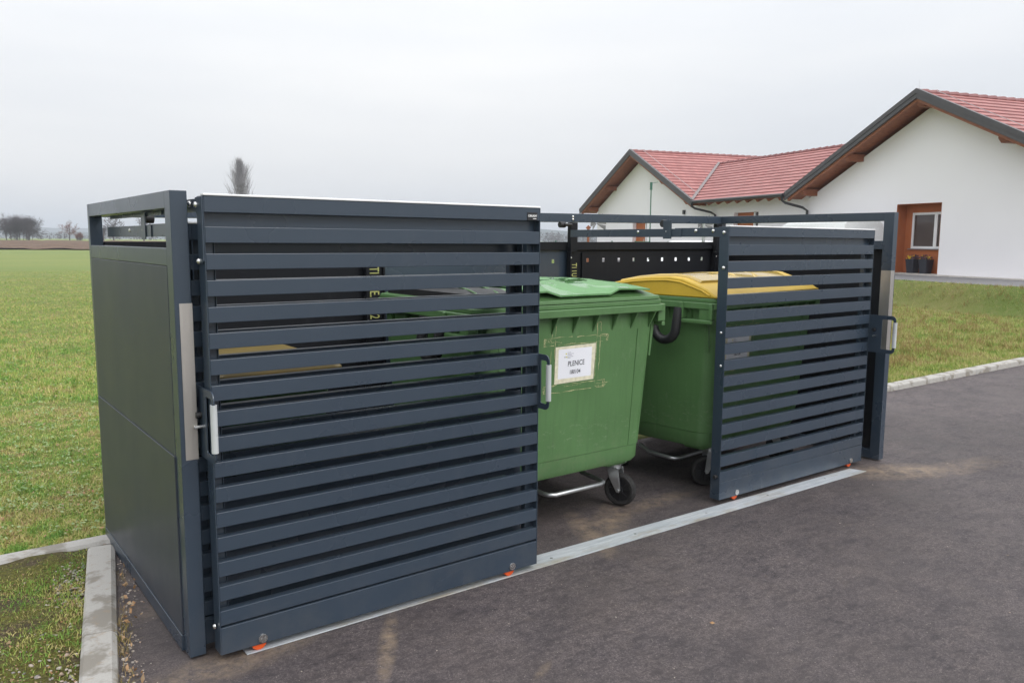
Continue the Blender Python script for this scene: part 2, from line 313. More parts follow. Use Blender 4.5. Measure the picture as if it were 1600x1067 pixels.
# ------------------------------------------------------------------ mesh helpers
class MB:
    def __init__(s): s.v = []; s.f = []; s.uv = None
    def add(s, vs, fs):
        b = len(s.v); s.v += [tuple(v) for v in vs]; s.f += [tuple(i+b for i in f) for f in fs]; return s
    def box(s, x0, x1, y0, y1, z0, z1, sl=0.0, st=0.0):     # sl / st: bottom / top z change per metre of x
        vs = [(x0, y0, z0+sl*x0), (x1, y0, z0+sl*x1), (x1, y1, z0+sl*x1), (x0, y1, z0+sl*x0),
              (x0, y0, z1+st*x0), (x1, y0, z1+st*x1), (x1, y1, z1+st*x1), (x0, y1, z1+st*x0)]
        return s.add(vs, [(0, 3, 2, 1), (4, 5, 6, 7), (0, 1, 5, 4), (1, 2, 6, 5), (2, 3, 7, 6), (3, 0, 4, 7)])
    def obox(s, c, ax, hs):          # oriented box: centre, 3 axes, half sizes
        c = Vector(c); vs = []
        for k in (-1, 1):
            for (i, j) in ((-1, -1), (1, -1), (1, 1), (-1, 1)):
                vs.append(c+ax[0]*hs[0]*i+ax[1]*hs[1]*j+ax[2]*hs[2]*k)
        return s.add(vs, [(0, 3, 2, 1), (4, 5, 6, 7), (0, 1, 5, 4), (1, 2, 6, 5), (2, 3, 7, 6), (3, 0, 4, 7)])
    def prism(s, poly, d):           # polygon extruded by vector d
        n = len(poly); d = Vector(d); vs = [Vector(p) for p in poly]; vs += [p+d for p in vs]
        return s.add(vs, [tuple(range(n))[::-1], tuple(range(n, 2*n))]+[(i, (i+1) % n, (i+1) % n+n, i+n) for i in range(n)])
    def cyl(s, p0, p1, r, n=16, r1=None):
        p0 = Vector(p0); p1 = Vector(p1); r1 = r if r1 is None else r1
        z = (p1-p0).normalized(); a = z.orthogonal().normalized(); b = z.cross(a); vs = []
        for p, q in ((p0, r), (p1, r1)):
            for i in range(n):
                t = 2*math.pi*i/n; vs.append(p+a*q*math.cos(t)+b*q*math.sin(t))
        return s.add(vs, [(i, (i+1) % n, (i+1) % n+n, i+n) for i in range(n)]+[tuple(range(n))[::-1], tuple(range(n, 2*n))])
    def tube(s, pts, r, n=10, closed=False):
        pts = [Vector(p) for p in pts]; m = len(pts); vs = []; up = None
        rs = r if isinstance(r, (list, tuple)) else [r]*m
        for i, p in enumerate(pts):
            if closed: t = (pts[(i+1) % m]-pts[i-1]).normalized()
            else: t = (pts[min(i+1, m-1)]-pts[max(i-1, 0)]).normalized()
            if up is None: up = t.orthogonal().normalized()
            up = (up-t*up.dot(t)).normalized(); b = t.cross(up)
            for k in range(n):
                a = 2*math.pi*k/n; vs.append(p+up*rs[i]*math.cos(a)+b*rs[i]*math.sin(a))
        fs = []
        for i in range(m if closed else m-1):
            j = (i+1) % m
            fs += [(i*n+k, i*n+(k+1) % n, j*n+(k+1) % n, j*n+k) for k in range(n)]
        if not closed: fs += [tuple(range(n))[::-1], tuple(range((m-1)*n, m*n))]
        return s.add(vs, fs)
    def loft(s, rings, cap=True):
        n = len(rings[0]); vs = [v for r in rings for v in r]; fs = []
        for i in range(len(rings)-1):
            fs += [(i*n+k, i*n+(k+1) % n, (i+1)*n+(k+1) % n, (i+1)*n+k) for k in range(n)]
        if cap: fs += [tuple(range(n))[::-1], tuple(range((len(rings)-1)*n, len(rings)*n))]
        return s.add(vs, fs)
    def annulus(s, outer, inner, d):   # plate with a hole: equal-length loops, thickness vector d
        n = len(outer); d = Vector(d); o = [Vector(p) for p in outer]; i = [Vector(p) for p in inner]
        vs = o+i+[p+d for p in o]+[p+d for p in i]; fs = []
        for k in range(n):
            q = (k+1) % n
            fs += [(k, n+k, n+q, q), (2*n+k, 2*n+q, 3*n+q, 3*n+k), (k, q, 2*n+q, 2*n+k), (n+k, 3*n+k, 3*n+q, n+q)]
        return s.add(vs, fs)
    def build(s, name, mat, parent=None, bevel=0, smooth=0, uv=None, seg=2):
        me = bpy.data.meshes.new(name); me.from_pydata(s.v, [], s.f)
        bm = bmesh.new(); bm.from_mesh(me); bmesh.ops.recalc_face_normals(bm, faces=bm.faces); bm.to_mesh(me); bm.free()
        o = bpy.data.objects.new(name, me); COL.objects.link(o)
        me.materials.append(MAT[mat] if isinstance(mat, str) else mat)
        if smooth:
            me.shade_smooth(); me.set_sharp_from_angle(angle=R(smooth))
        if bevel:
            b = o.modifiers.new('bevel', 'BEVEL'); b.width = bevel; b.segments = seg; b.limit_method = 'ANGLE'; b.angle_limit = R(30)
        if parent is not None: o.parent = parent
        return o
def npmesh(name, verts, faces_flat, nper, mat, parent=None):     # fast mesh, faces all with nper corners
    me = bpy.data.meshes.new(name); nv = len(verts); nf = len(faces_flat)//nper
    me.vertices.add(nv); me.vertices.foreach_set('co', np.asarray(verts, np.float32).ravel())
    me.loops.add(len(faces_flat)); me.loops.foreach_set('vertex_index', np.asarray(faces_flat, np.int32))
    me.polygons.add(nf); me.polygons.foreach_set('loop_start', np.arange(0, nf*nper, nper, dtype=np.int32))
    me.update(calc_edges=True); me.validate()
    me.materials.append(MAT[mat]); o = bpy.data.objects.new(name, me); COL.objects.link(o)
    if parent is not None: o.parent = parent
    return o
def tag(o, label=None, cat=None, group=None, kind=None):
    if label: o['label'] = label
    if cat: o['category'] = cat
    if group: o['group'] = group
    if kind: o['kind'] = kind
    return o
def thing(name, label, cat, loc=(0, 0, 0), rz=0, group=None):
    o = bpy.data.objects.new(name, None); COL.objects.link(o); o.location = loc; o.rotation_euler = (0, 0, rz)
    o.empty_display_size = .2
    return tag(o, label, cat, group)
def rrect(hx, hy, r, z, n=5, cx=0, cy=0):
    pts = []
    for (sx, sy, a0) in ((1, 1, 0), (-1, 1, 90), (-1, -1, 180), (1, -1, 270)):
        for k in range(n+1):
            a = R(a0+90*k/n); pts.append((cx+sx*(hx-r)+r*math.cos(a), cy+sy*(hy-r)+r*math.sin(a), z))
    return pts
def text_mesh(name, s, size, mat, origin, xdir, ydir, parent=None, align='CENTER', extrude=.0004, bold=0, xs=1):
    c = bpy.data.curves.new(name, 'FONT'); c.body = s; c.size = size; c.align_x = align; c.extrude = extrude; c.offset = bold
    o = bpy.data.objects.new(name+'_tmp', c); COL.objects.link(o)
    dg = bpy.context.evaluated_depsgraph_get(); me = bpy.data.meshes.new_from_object(o.evaluated_get(dg)); COL.objects.unlink(o); bpy.data.objects.remove(o)
    X = Vector(xdir).normalized(); Y = Vector(ydir).normalized(); Zv = X.cross(Y)
    me.transform(Matrix((X*xs, Y, Zv)).transposed().to_4x4()); me.transform(Matrix.Translation(Vector(origin)))
    me.materials.clear(); me.materials.append(MAT[mat]); me.name = name
    n = bpy.data.objects.new(name, me); COL.objects.link(n)
    if parent is not None: n.parent = parent
    return n

def gz(x): return -0.0078*min(max(x, -1.0), 14.0)      # the tarmac falls slightly to the right

# ------------------------------------------------------------------ building frame (u along facade towards the right, v away)
BV = Vector((.96, -.28, 0)); BU = Vector((-.28, -.96, 0)); BP = Vector((25.899, 10.795, 0))
def B(u, v, z=0.0): p = BP+BU*u+BV*v; return Vector((p.x, p.y, z))
def buv(x, y): d = Vector((x, y, 0))-BP; return d.dot(BU), d.dot(BV)
def sst(a, b, x):
    t = np.clip((x-a)/(b-a), 0, 1); return t*t*(3-2*t)
ZB = .56
def hgt(x, y):
    x = np.asarray(x, float); y = np.asarray(y, float)
    base = .012-.006*np.clip(x, 0, 14)
    v = (x-BP.x)*BV.x+(y-BP.y)*BV.y
    foot = base-.02
    z = foot+(ZB-foot)*sst(-4.5, -3.75, v)
    t = FH.x*(x-CAM.x)+FH.y*(y-CAM.y)
    far = 1.02*sst(95, 175, t)
    z = np.where(t > 70, np.maximum(z*(1-sst(60, 100, t)), 0)+far, z)
    z = z+.02*np.sin(x*1.3+y*.7)*np.cos(y*1.1)*sst(2.2, 4, y)*(1-sst(-4.3, -3.8, v))
    # kept low under the tarmac, cut away along the kerbs
    yk = 1.45+.0105*x
    kx = -.17+.1855*(y-.6)
    low = (y < yk) & (x > kx)
    return np.where(low, -.30, z)

# terrain sheet
def axis(lo, hi, fine_lo, fine_hi, step, g=1.18):
    a = list(np.arange(fine_lo, fine_hi+1e-6, step)); s = step
    while a[-1] < hi: s *= g; a.append(min(a[-1]+s, hi))
    s = step
    while a[0] > lo: s *= g; a.insert(0, max(a[0]-s, lo))
    return np.array(a)
xs = axis(-3500, 3500, -6, 30, .3); ys = axis(-400, 4200, 1.5, 22, .3)
ys = np.unique(np.concatenate([ys, [-1.0, 0, .5, 1.0, 1.3, 1.42]])); xs = np.unique(np.concatenate([xs, [-.6, -.45, -.3, -.15]]))
XX, YY = np.meshgrid(xs, ys); ZZ = hgt(XX, YY)
V = np.stack([XX, YY, ZZ], -1).reshape(-1, 3); nx, ny = len(xs), len(ys)
I = np.arange(nx*ny).reshape(ny, nx)
F = np.stack([I[:-1, :-1], I[:-1, 1:], I[1:, 1:], I[1:, :-1]], -1).reshape(-1)
gr = npmesh('grass_field', V, F, 4, 'field'); gr.data.shade_smooth(); tag(gr, kind='structure')

# tarmac
def kerbx(y): return -.06+.1855*(y-1.0)          # right-hand edge of the slanting kerb
mb = MB(); N = 30; yy = [-40, -12, -6, -3, -1.5, -.5, 0, .5, 1.0, 1.45, 1.58]
for j, y in enumerate(yy):
    for i in range(N+1):
        t = i/N; x0 = kerbx(min(y, 1.4))-.03; x = x0+(120-x0)*t**3.0
        mb.v.append((x, min(y, 1.46+.0105*x), gz(x)))
for j in range(len(yy)-1):
    for i in range(N): a = j*(N+1)+i; mb.f.append((a, a+1, a+N+2, a+N+1))
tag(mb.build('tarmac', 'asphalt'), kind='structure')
# kerbs
def kerb(name, pts, wd, top, dep=.25):
    prof = [(0, -dep), (0, -.012), (.012, 0), (wd-.022, 0), (wd-.004, -.014), (wd, -.035), (wd, -dep)]
    mb = MB(); rings = []
    for i, (p, d) in enumerate(pts): 
        p = Vector(p); d = Vector(d)
        rings.append([p+d*a+Vector((0, 0, top(p.x)+b)) for a, b in prof])
    mb.loft(rings); o = mb.build(name, 'concrete', smooth=35); return tag(o, kind='structure')
d = Vector((1, -.1855, 0)).normalized()
for k in range(5):                    # slanting kerb in one metre stones
    y1 = 1.36-k*1.0; y0 = y1-.994
    kerb('kerb', [((kerbx(y)-.128, y+.02, 0), d) for y in (y0, (y0+y1)/2, y1)], .128, lambda x: .032)
for k in range(-9, 34):
    x0 = k*1.0+.15
    if -0.1 < x0 < 3.9: continue
    x1 = x0+.994
    kerb('kerb', [((x, 1.535+.0105*x, 0), Vector((0, -1, 0))) for x in (x0, (x0+x1)/2, x1)], .125, lambda x: .034-.004*min(max(x, 0), 20))
# bed of mossy soil left of the kerb
mb = MB(); n1, n2 = 40, 44
for j in range(n2+1):
    y = -2.6+j*(1.42+2.6)/n2
    for i in range(n1+1):
        xr = kerbx(y)-.124; x = xr-(i/n1)**1.5*6
        mb.v.append((x, y, .012+.012*math.sin(7*x+3*y)*math.sin(5*y-2*x)+.008*random.random()))
for j in range(n2):
    for i in range(n1): a = j*(n1+1)+i; mb.f.append((a, a+1, a+n1+2, a+n1+1))
tag(mb.build('soil_bed', 'soil', smooth=60), kind='structure')

# ploughed strip, path, plinth strip
mb = MB(); rows = 26; cols = 150
for j in range(rows+1):
    for i in range(cols+1):
        s = -230+i*(190/cols); t0 = 104+14*(s+60)/90*(1 if s > -60 else .55); t = t0+(160-t0)*j/rows
        p = Vector((CAM.x, CAM.y, 0))+FH*t+RH*s
        mb.v.append((p.x, p.y, float(hgt(p.x, p.y))+.05+.22*random.random()))
for j in range(rows):
    for i in range(cols): a = j*(cols+1)+i; mb.f.append((a, a+1, a+cols+2, a+cols+1))
tag(mb.build('ploughed_field', 'plough'), kind='structure')
mb = MB(); mb.add([B(-45, -3.55, ZB+.012), B(30, -3.55, ZB+.012), B(30, -.5, ZB+.02), B(-45, -.5, ZB+.02)], [(0, 1, 2, 3)])
tag(mb.build('path', 'pathasphalt'), kind='structure')
mb = MB(); mb.obox(B(-8, -.25, ZB+.0), (BU, BV, Vector((0, 0, 1))), (38, .27, .05)); tag(mb.build('plinth_strip', 'plinth'), kind='structure')

# ------------------------------------------------------------------ far hills
def ridge(name, t, s0, s1, h, seed, mat, depth, n=260, rough=.12):
    rn = np.random.default_rng(seed); k = rn.normal(size=14); ph = rn.uniform(0, 6.28, 14); mb = MB()
    for i in range(n+1):
        s = s0+(s1-s0)*i/n
        hh = h(s)*(1+rough*sum(k[j]/(j+1.5)*math.sin(s/(s1-s0)*6.28*(1.3*j+1)+ph[j]) for j in range(14))+.02*rn.normal())
        for (q, f) in ((-.5, 0), (-.25, .65), (0, 1), (.4, .7), (.9, 0)):
            p = Vector((CAM.x, CAM.y, 0))+FH*(t+q*depth)+RH*s; mb.v.append((p.x, p.y, hh*f))
    for i in range(n):
        for j in range(4): a = i*5+j; mb.f.append((a, a+5, a+6, a+1))
    return mb.build(name, mat, smooth=80)
tag(ridge('hills', 1900, -2600, 2600, lambda s: 27+3*math.sin(s/300), 3, 'hill', 500), kind='structure')
tag(ridge('hills', 1250, -1500, 300, lambda s: 11+5*math.sin(s/90+1), 5, 'hill', 120, rough=.4), kind='structure')
def woodland(name, t, s0, s1, h, n, seed):
    rn = np.random.default_rng(seed); vs = []; fs = []
    for i in range(n):
        s = rn.uniform(s0, s1); tt = t+rn.uniform(0, 60); hh = h*rn.uniform(.6, 1.15); r = hh*rn.uniform(.25, .5)
        p = Vector((CAM.x, CAM.y, 0))+FH*tt+RH*s; z0 = float(hgt(p.x, p.y))
        for q in range(26):
            c = np.array([p.x+rn.normal()*r*.6, p.y+rn.normal()*r*.6, z0+hh*rn.uniform(.05, 1)])
            a = rn.normal(size=(3, 3))*r*.28; b = len(vs); vs += [c+a[0], c+a[1], c+a[2]]; fs += [b, b+1, b+2]
    return npmesh(name, np.array(vs), np.array(fs), 3, 'woods')
tag(woodland('far_woodland', 640, 10, 420, 7, 520, 11), 'strip of bare winter woodland along the far edge of the fields', 'woodland', kind='stuff')

# ------------------------------------------------------------------ bare trees
def tree(label, t_, s_, height, width, kind, mat, seed, group='bare trees beyond the fields', cat='tree', name='bare_tree'):
    rn = random.Random(seed); p = Vector((CAM.x, CAM.y, 0))+FH*t_+RH*s_; z0 = float(hgt(p.x, p.y))-.05
    root = thing(name, label, cat, (p.x, p.y, z0), 0, group)
    tv, tf, cv, cf = [], [], [], []
    def seg(V_, F_, a, b, ra, rb, n=3):
        z = (b-a)
        if z.length < 1e-6: return
        z.normalize(); x = z.orthogonal().normalized(); y = z.cross(x); k = len(V_)
        for c, r in ((a, ra), (b, rb)):
            for i in range(n): q = 2*math.pi*i/n; V_.append(c+x*r*math.cos(q)+y*r*math.sin(q))
        for i in range(n): F_.extend((k+i, k+(i+1) % n, k+n+(i+1) % n, k+n+i))
    def grow(a, d, ln, r, lev, up):
        pts = [a]; dd = d.copy(); n = 3
        for i in range(n):
            dd = (dd+Vector((rn.gauss(0, .16), rn.gauss(0, .16), rn.gauss(0, .12)+up))).normalized(); pts.append(pts[-1]+dd*ln/n)
        for i in range(n): seg(cv, cf, pts[i], pts[i+1], r*(1-.28*i), r*(1-.28*(i+1)))
        if lev <= 0: return
        k = {'poplar': 6, 'bush': 6, 'round': 5, 'scrub': 5}[kind]
        for i in range(k):
            f = rn.uniform(.25, 1); q = pts[min(int(f*n), n-1)].lerp(pts[min(int(f*n)+1, n)], f*n % 1)
            sp = .20 if kind == 'poplar' else .8
            nd = (dd+Vector((rn.gauss(0, sp), rn.gauss(0, sp), rn.gauss(0, sp*.7)))).normalized()
            grow(q, nd, ln*rn.uniform(.45, .72), max(r*.5, .012), lev-1, up)
    if kind == 'poplar':
        for i in range(10): seg(tv, tf, Vector((0, 0, height*.085*i)), Vector((rn.gauss(0, .05), rn.gauss(0, .05), height*.085*(i+1))), .35*(1-i*.09), .35*(1-(i+1)*.09), 6)
        for i in range(92):
            h = height*(.08+.80*(i/92)); a = rn.uniform(0, 6.28); wf = width*.5*(1-abs((h/height-.42)/.62)**2.2)
            sp_ = .46*(1-h/height)+.06; d = Vector((math.cos(a)*sp_, math.sin(a)*sp_, 1)).normalized(); grow(Vector((0, 0, h)), d, max(wf*(2.2-1.5*h/height), .7), .09, 2, .22)
    elif kind == 'round':
        th = height*.30
        seg(tv, tf, Vector((0, 0, 0)), Vector((0, 0, th)), height*.03, height*.022, 7)
        seg(tv, tf, Vector((0, 0, th)), Vector((.1, 0, height*.62)), height*.022, height*.010, 6)
        for i in range(13):
            h = th*.8+(height*.60-th*.8)*i/13; a = i*2.4; sp = rn.uniform(.7, 1.4)
            grow(Vector((0, 0, h)), Vector((math.cos(a)*sp, math.sin(a)*sp, .8)).normalized(), width*.34, height*.011, 3, .06)
    else:
        for i in range(30 if kind == 'bush' else 16):
            a = rn.uniform(0, 6.28); q = rn.uniform(0, 1)**.6; b = Vector((math.cos(a)*width*.30*q, math.sin(a)*width*.30*q, 0))
            top = Vector((b.x*1.15, b.y*1.15, height*.55*(1-.35*q)))
            seg(tv, tf, b, top, .07, .05, 4)
            for m in range(4): grow(b.lerp(top, rn.uniform(.12, 1)), Vector((rn.gauss(0, .5)+b.x*.08, rn.gauss(0, .5)+b.y*.08, 1)).normalized(), height*.30, .05, 3 if kind == 'bush' else 2, .05)
    npmesh('trunk', [tuple(v) for v in tv], tf, 4, 'bark', root)
    npmesh('crown', [tuple(v) for v in cv], cf, 4, mat, root)
    return root
tree('tall narrow leafless poplar rising alone behind the slatted door', 250, -83.5, 25.6, 8.8, 'poplar', 'barkhazed', 1, name='poplar_tree')
tree('broad dense dark leafless clump at the left beyond the ploughed field', 200, -122, 7.6, 9.5, 'bush', 'barkdark', 2, name='thicket_tree')
tree('pale thin leafless tree at the far left edge beside the dark clump', 205, -130.5, 7.6, 6, 'round', 'bark', 3)
tree('small round tree with rust coloured twigs, alone beyond the ploughed field', 210, -115, 4.8, 5.2, 'round', 'barkred', 4)
tree('low reddish bush to the right of the small rust coloured tree', 208, -111.3, 2.6, 2.6, 'scrub', 'barkred', 5, cat='bush', name='bare_bush')
tree('leafless tree with a fine crown, seen through the left half of the end frame opening', 165, -81.4, 5.6, 5.0, 'round', 'bark', 6)
tree('thin leafless sapling at the left end of the end frame opening', 160, -80.9, 4.5, 2.0, 'round', 'bark', 8)
tree('leafless tree behind the black roller in the end frame opening', 172, -78.4, 5.6, 4.2, 'round', 'bark', 7)
tag(woodland('far_woodland', 400, -330, -170, 3.2, 130, 14), 'low brown scrub between the distant bare trees', 'scrub', kind='stuff')

# ------------------------------------------------------------------ the school building
UZ = Vector((0, 0, 1))
bld = thing('school_building', 'long white rendered building with two gables and red tiled roofs beyond the grass bank', 'building', B(-8, 0, ZB))
INV = Matrix.Translation(-B(-8, 0, ZB))
class BB(MB):
    def build(s, *a, **k):
        s.v = [tuple(INV @ Vector(v)) for v in s.v]; return MB.build(s, *a, **k)
    def bbox(s, u0, u1, v0, v1, z0, z1):
        vs = [B(u0, v0, z0), B(u1, v0, z0), B(u1, v1, z0), B(u0, v1, z0), B(u0, v0, z1), B(u1, v0, z1), B(u1, v1, z1), B(u0, v1, z1)]
        return s.add(vs, [(0, 3, 2, 1), (4, 5, 6, 7), (0, 1, 5, 4), (1, 2, 6, 5), (2, 3, 7, 6), (3, 0, 4, 7)])
SL = .484; ZE = 3.43; RZ = 6.29; GC = (-17.18, 1.05); HW = 5.92; OH = .8
def gz_roof(u, c): return RZ-SL*abs(u-c)
# walls: facade panels with real openings
WT = RZ-.34
def wall_poly(pts, v0=0, th=.35): 
    mb.prism([B(u, v0, z) for u, z in pts], BV*th)
mb = BB()
HWW = HW-.75
# left gable wall (door opening between -18.1 and -16.75)
cL, cR = GC; wz = lambda u, c: gz_roof(u, c)-.34
a, b_ = -18.10, -16.60
wall_poly([(cL-HWW, ZB-.3), (a, ZB-.3), (a, wz(a, cL)), (cL-HWW, wz(cL-HWW, cL))])
wall_poly([(b_, ZB-.3), (cL+HWW+.35, ZB-.3), (cL+HWW+.35, wz(cL+HWW+.35, cL)), (b_, wz(b_, cL))])
wall_poly([(a, 2.72), (b_, 2.72), (b_, wz(b_, cL)), (cL, wz(cL, cL)), (a, wz(a, cL))])
# wing wall
a2, b2 = -9.14, -7.45
x0, x1 = cL+HWW+.352, cR-HWW-.352
mb.bbox(x0, a2, .0, .35, ZB-.3, ZE+.05); mb.bbox(b2, x1, .0, .35, ZB-.3, ZE+.05); mb.bbox(a2, b2, .0, .35, 2.87, ZE+.05)
# right gable wall with the recess
a3, b3 = -.19, 1.58
wall_poly([(cR-HWW-.35, ZB-.3), (a3, ZB-.3), (a3, wz(a3, cR)), (cR-HWW-.35, wz(cR-HWW-.35, cR))])
wall_poly([(b3, ZB-.3), (cR+HWW, ZB-.3), (cR+HWW, wz(cR+HWW, cR)), (b3, wz(b3, cR))])
wall_poly([(a3, 2.88), (b3, 2.88), (b3, wz(b3, cR)), (cR, wz(cR, cR)), (a3, wz(a3, cR))])
for c in GC:      # long side walls and back
    for s_ in (-1, 1):
        u = c+s_*(HWW-.17); mb.bbox(u-.16, u+.16, .352, 15, ZB-.3, ZE+.1)
    mb.bbox(c-HWW, c+HWW, 15, 15.3, ZB-.3, ZE+.1)
mb.build('wall', 'wall', bld)
# recess lining
mb = BB(); D_ = .42
mb.bbox(a3-.02, a3+.0-.001, .02, D_, ZB, 2.9)
mb.build('recess_lining', 'rust', bld)
mb = BB(); mb.bbox(a3-.001, a3+.012, .004, D_, ZB, 2.868); mb.bbox(b3-.012, b3+.001, .004, D_, ZB, 2.868); mb.bbox(a3+.013, b3-.013, .004, D_, 2.868, 2.892)
mb.bbox(a3, .08, D_, D_+.1, ZB, 2.88); mb.bbox(.08, b3, D_, D_+.1, ZB, 1.42); mb.bbox(.08, b3, D_, D_+.1, 2.60, 2.88)
mb.build('recess', 'rust', bld)
mb = BB(); mb.bbox(a3+.012, b3-.012, -.02, D_, ZB, ZB+.055); mb.build('threshold', 'plinth', bld)
mb = BB(); mb.bbox(0.0, b3-.013, D_-.05, D_+.01, 1.385, 1.42); mb.build('sill', 'lead', bld)
def window(u0, u1, z0, z1, v, mull=(), fw=.075, gl='glass'):
    m = BB(); m.bbox(u0, u1, v, v+.07, z0, z0+fw); m.bbox(u0, u1, v, v+.07, z1-fw, z1); m.bbox(u0, u0+fw, v, v+.07, z0+fw, z1-fw); m.bbox(u1-fw, u1, v, v+.07, z0+fw, z1-fw)
    for q in mull: m.bbox(q-.06, q+.06, v-.004, v+.072, z0+fw, z1-fw)
    f = m.build('window', 'winframe', bld)
    m = BB(); m.bbox(u0+fw*.5, u1-fw*.5, v+.03, v+.045, z0+fw*.5, z1-fw*.5); m.build('pane', gl, f)
    m = BB(); m.bbox(u0+fw+.10, u1-fw, v+.10, v+.12, z0, z1); m.build('blind', 'curtain', f)
window(.08, b3-.014, 1.42, 2.60, D_+.01, mull=(1.02,))
# doors: rust red recessed doors with a narrow side light
for (p, q, zt) in ((a, b_, 2.72), (a2, b2, 2.87)):
    m = BB(); m.bbox(p, p+(q-p)*.66, .22, .3, ZB, zt); dd = m.build('door', 'rust', bld)
    m = BB(); m.cyl(B(p+(q-p)*.60, .17, 1.55), B(p+(q-p)*.60, .17, 1.75), .015); m.build('handle', 'galv', dd)
    m = BB(); m.bbox(p+(q-p)*.66, p+(q-p)*.72, .2, .3, ZB, zt); m.bbox(p+(q-p)*.94, q, .2, .3, ZB, zt); fr = m.build('side_window', 'winframe', bld)
    m = BB(); m.bbox(p+(q-p)*.72, p+(q-p)*.94, .26, .3, ZB, zt); m.build('pane', 'glass', fr)
# roofs: stepped tile courses
def slope_mesh(m, e0, e1, r0, r1, n, uvs, flip):
    # eaves e0-e1, ridge r0-r1; each course is a strip lifted at its lower edge
    for i in range(n):
        f0, f1 = i/n, (i+1)/n
        A = e0.lerp(r0, f0); Bq = e1.lerp(r1, f0); Cq = e1.lerp(r1, f1); Dq = e0.lerp(r0, f1); up = Vector((0, 0, .034))
        k = len(m.v); m.v += [tuple(A+up), tuple(Bq+up), tuple(Cq), tuple(Dq), tuple(A), tuple(Bq)]
        m.f += [(k, k+1, k+2, k+3), (k+4, k+5, k+1, k)]
        ax = (e1-e0).normalized(); dn = .335
        U = [(A-e0).dot(ax), (Bq-e0).dot(ax), (Cq-e0).dot(ax), (Dq-e0).dot(ax)]
        y0 = i*dn
        uvs.append([(U[0], y0), (U[1], y0), (U[2], y0+dn*.97), (U[3], y0+dn*.97)]); uvs.append([(U[0], y0+.004)]*4)
def roof(name, quads):
    m = BB(); uvs = []
    for q in quads: slope_mesh(m, *q[:4], q[4], uvs, False)
    vs = [tuple(INV @ Vector(v)) for v in m.v]
    me = bpy.data.meshes.new(name); me.from_pydata(vs, [], m.f); ul = me.uv_layers.new(name='UVMap')
    for p, u in zip(me.polygons, uvs):
        for li, c in zip(p.loop_indices, u): ul.data[li].uv = c
    o = bpy.data.objects.new(name, me); COL.objects.link(o); me.materials.append(MAT['tile']); o.parent = bld; return o
LEN = 15.6
for c in GC:
    rf = roof('roof', [(B(c-HW, -OH, ZE), B(c-HW, LEN, ZE), B(c, -OH, RZ), B(c, LEN, RZ), 17), (B(c+HW, LEN, ZE), B(c+HW, -OH, ZE), B(c, LEN, RZ), B(c, -OH, RZ), 17)])
    m = BB()
    for i in range(int((LEN+OH)/.42)):           # half-round ridge tiles
        v0 = -OH+i*.42; m.cyl(B(c, v0, RZ-.02), B(c, v0+.44, RZ+.005), .09, 8, .105)
    m.build('ridge_tile', 'tile', rf)
    # dark verge flashing in two folds, boarded soffit, purlin ends
    for s_ in (-1, 1):
        e = lambda du, dz, v: B(c+s_*du, v, RZ-SL*du+dz)
        m = BB()
        m.prism([e(0, .10, -OH-.03), e(HW+.05, .10, -OH-.03), e(HW+.05, -.05, -OH-.03), e(0, -.05, -OH-.03)], BV*.13)
        m.prism([e(0, -.052, -OH-.01), e(HW+.03, -.052, -OH-.01), e(HW+.03, -.20, -OH-.01), e(0, -.20, -OH-.01)], BV*.05)
        m.build('verge', 'fascia', rf)
        m = BB()
        m.prism([e(0, -.06, -OH+.11), e(HW, -.06, -OH+.11), e(HW, -.17, -OH+.11), e(0, -.17, -OH+.11)], BV*(OH+.2))
        m.prism([e(0, -.172, -OH+.05), e(HW-.1, -.172, -OH+.05), e(HW-.1, -.30, -OH+.05), e(0, -.30, -OH+.05)], BV*.12)
        m.build('soffit', 'wood', rf)
    for du in (0, -2.95, 2.95, -HW+.75, HW-.75):
        m = BB(); u = c+du; z = gz_roof(u, c)-.17
        prof = [(-.68, -.02), (.1, -.02), (.1, -.27), (-.55, -.27), (-.68, -.15)]
        m.prism([B(u-.11, v, z+zz) for v, zz in prof], BU*.22); m.build('purlin', 'wood', rf)
    m = BB()                                     # eaves gutters along both sides
    for s_ in (-1, 1): m.tube([B(c+s_*(HW+.06), v, ZE-.03) for v in (-OH+.1, LEN)], .065, 8)
    m.build('gutter', 'gutter', rf)
    m = BB()                                     # lightning wire clipped along the verge
    for s_ in (-1, 1): m.tube([B(c+s_*q, -OH+.75, RZ-SL*q+.10) for q in (.1, 2, 4, HW)], .012, 4)
    m.tube([B(c, -OH+.1, RZ+.1), B(c, -OH+.1, RZ+.36)], .0035, 4)
    m.build('lightning_wire', 'galv', rf)
VR = -OH+(5.68-ZE)/SL; d_ = (5.68-ZE)/SL
eL, eR = GC[0]+HW, GC[1]-HW
rf = roof('roof', [(B(eL, -OH, ZE), B(eR, -OH, ZE), B(eL-d_, VR, 5.68), B(eR+d_, VR, 5.68), 14), (B(eR, VR+d_, ZE), B(eL, VR+d_, ZE), B(eR+d_, VR, 5.68), B(eL-d_, VR, 5.68), 14)])
m = BB()
for i in range(int((eR-eL+2*d_)/.42)): u = eL-d_+i*.42; m.cyl(B(u, VR, 5.66), B(u+.44, VR, 5.685), .09, 8, .105)
m.build('ridge_tile', 'tile', rf)
for (e_, s_) in ((eL, -1), (eR, 1)): m = BB(); m.tube([B(e_, -OH, ZE+.06), B(e_+s_*d_, VR, 5.74)], .075, 6); m.build('valley_flashing', 'lead', rf)
m = BB(); m.tube([B(eL+.05, -OH-.06, ZE-.02), B(eR-.05, -OH-.06, ZE-.02)], .07, 8); m.build('gutter', 'gutter', rf)
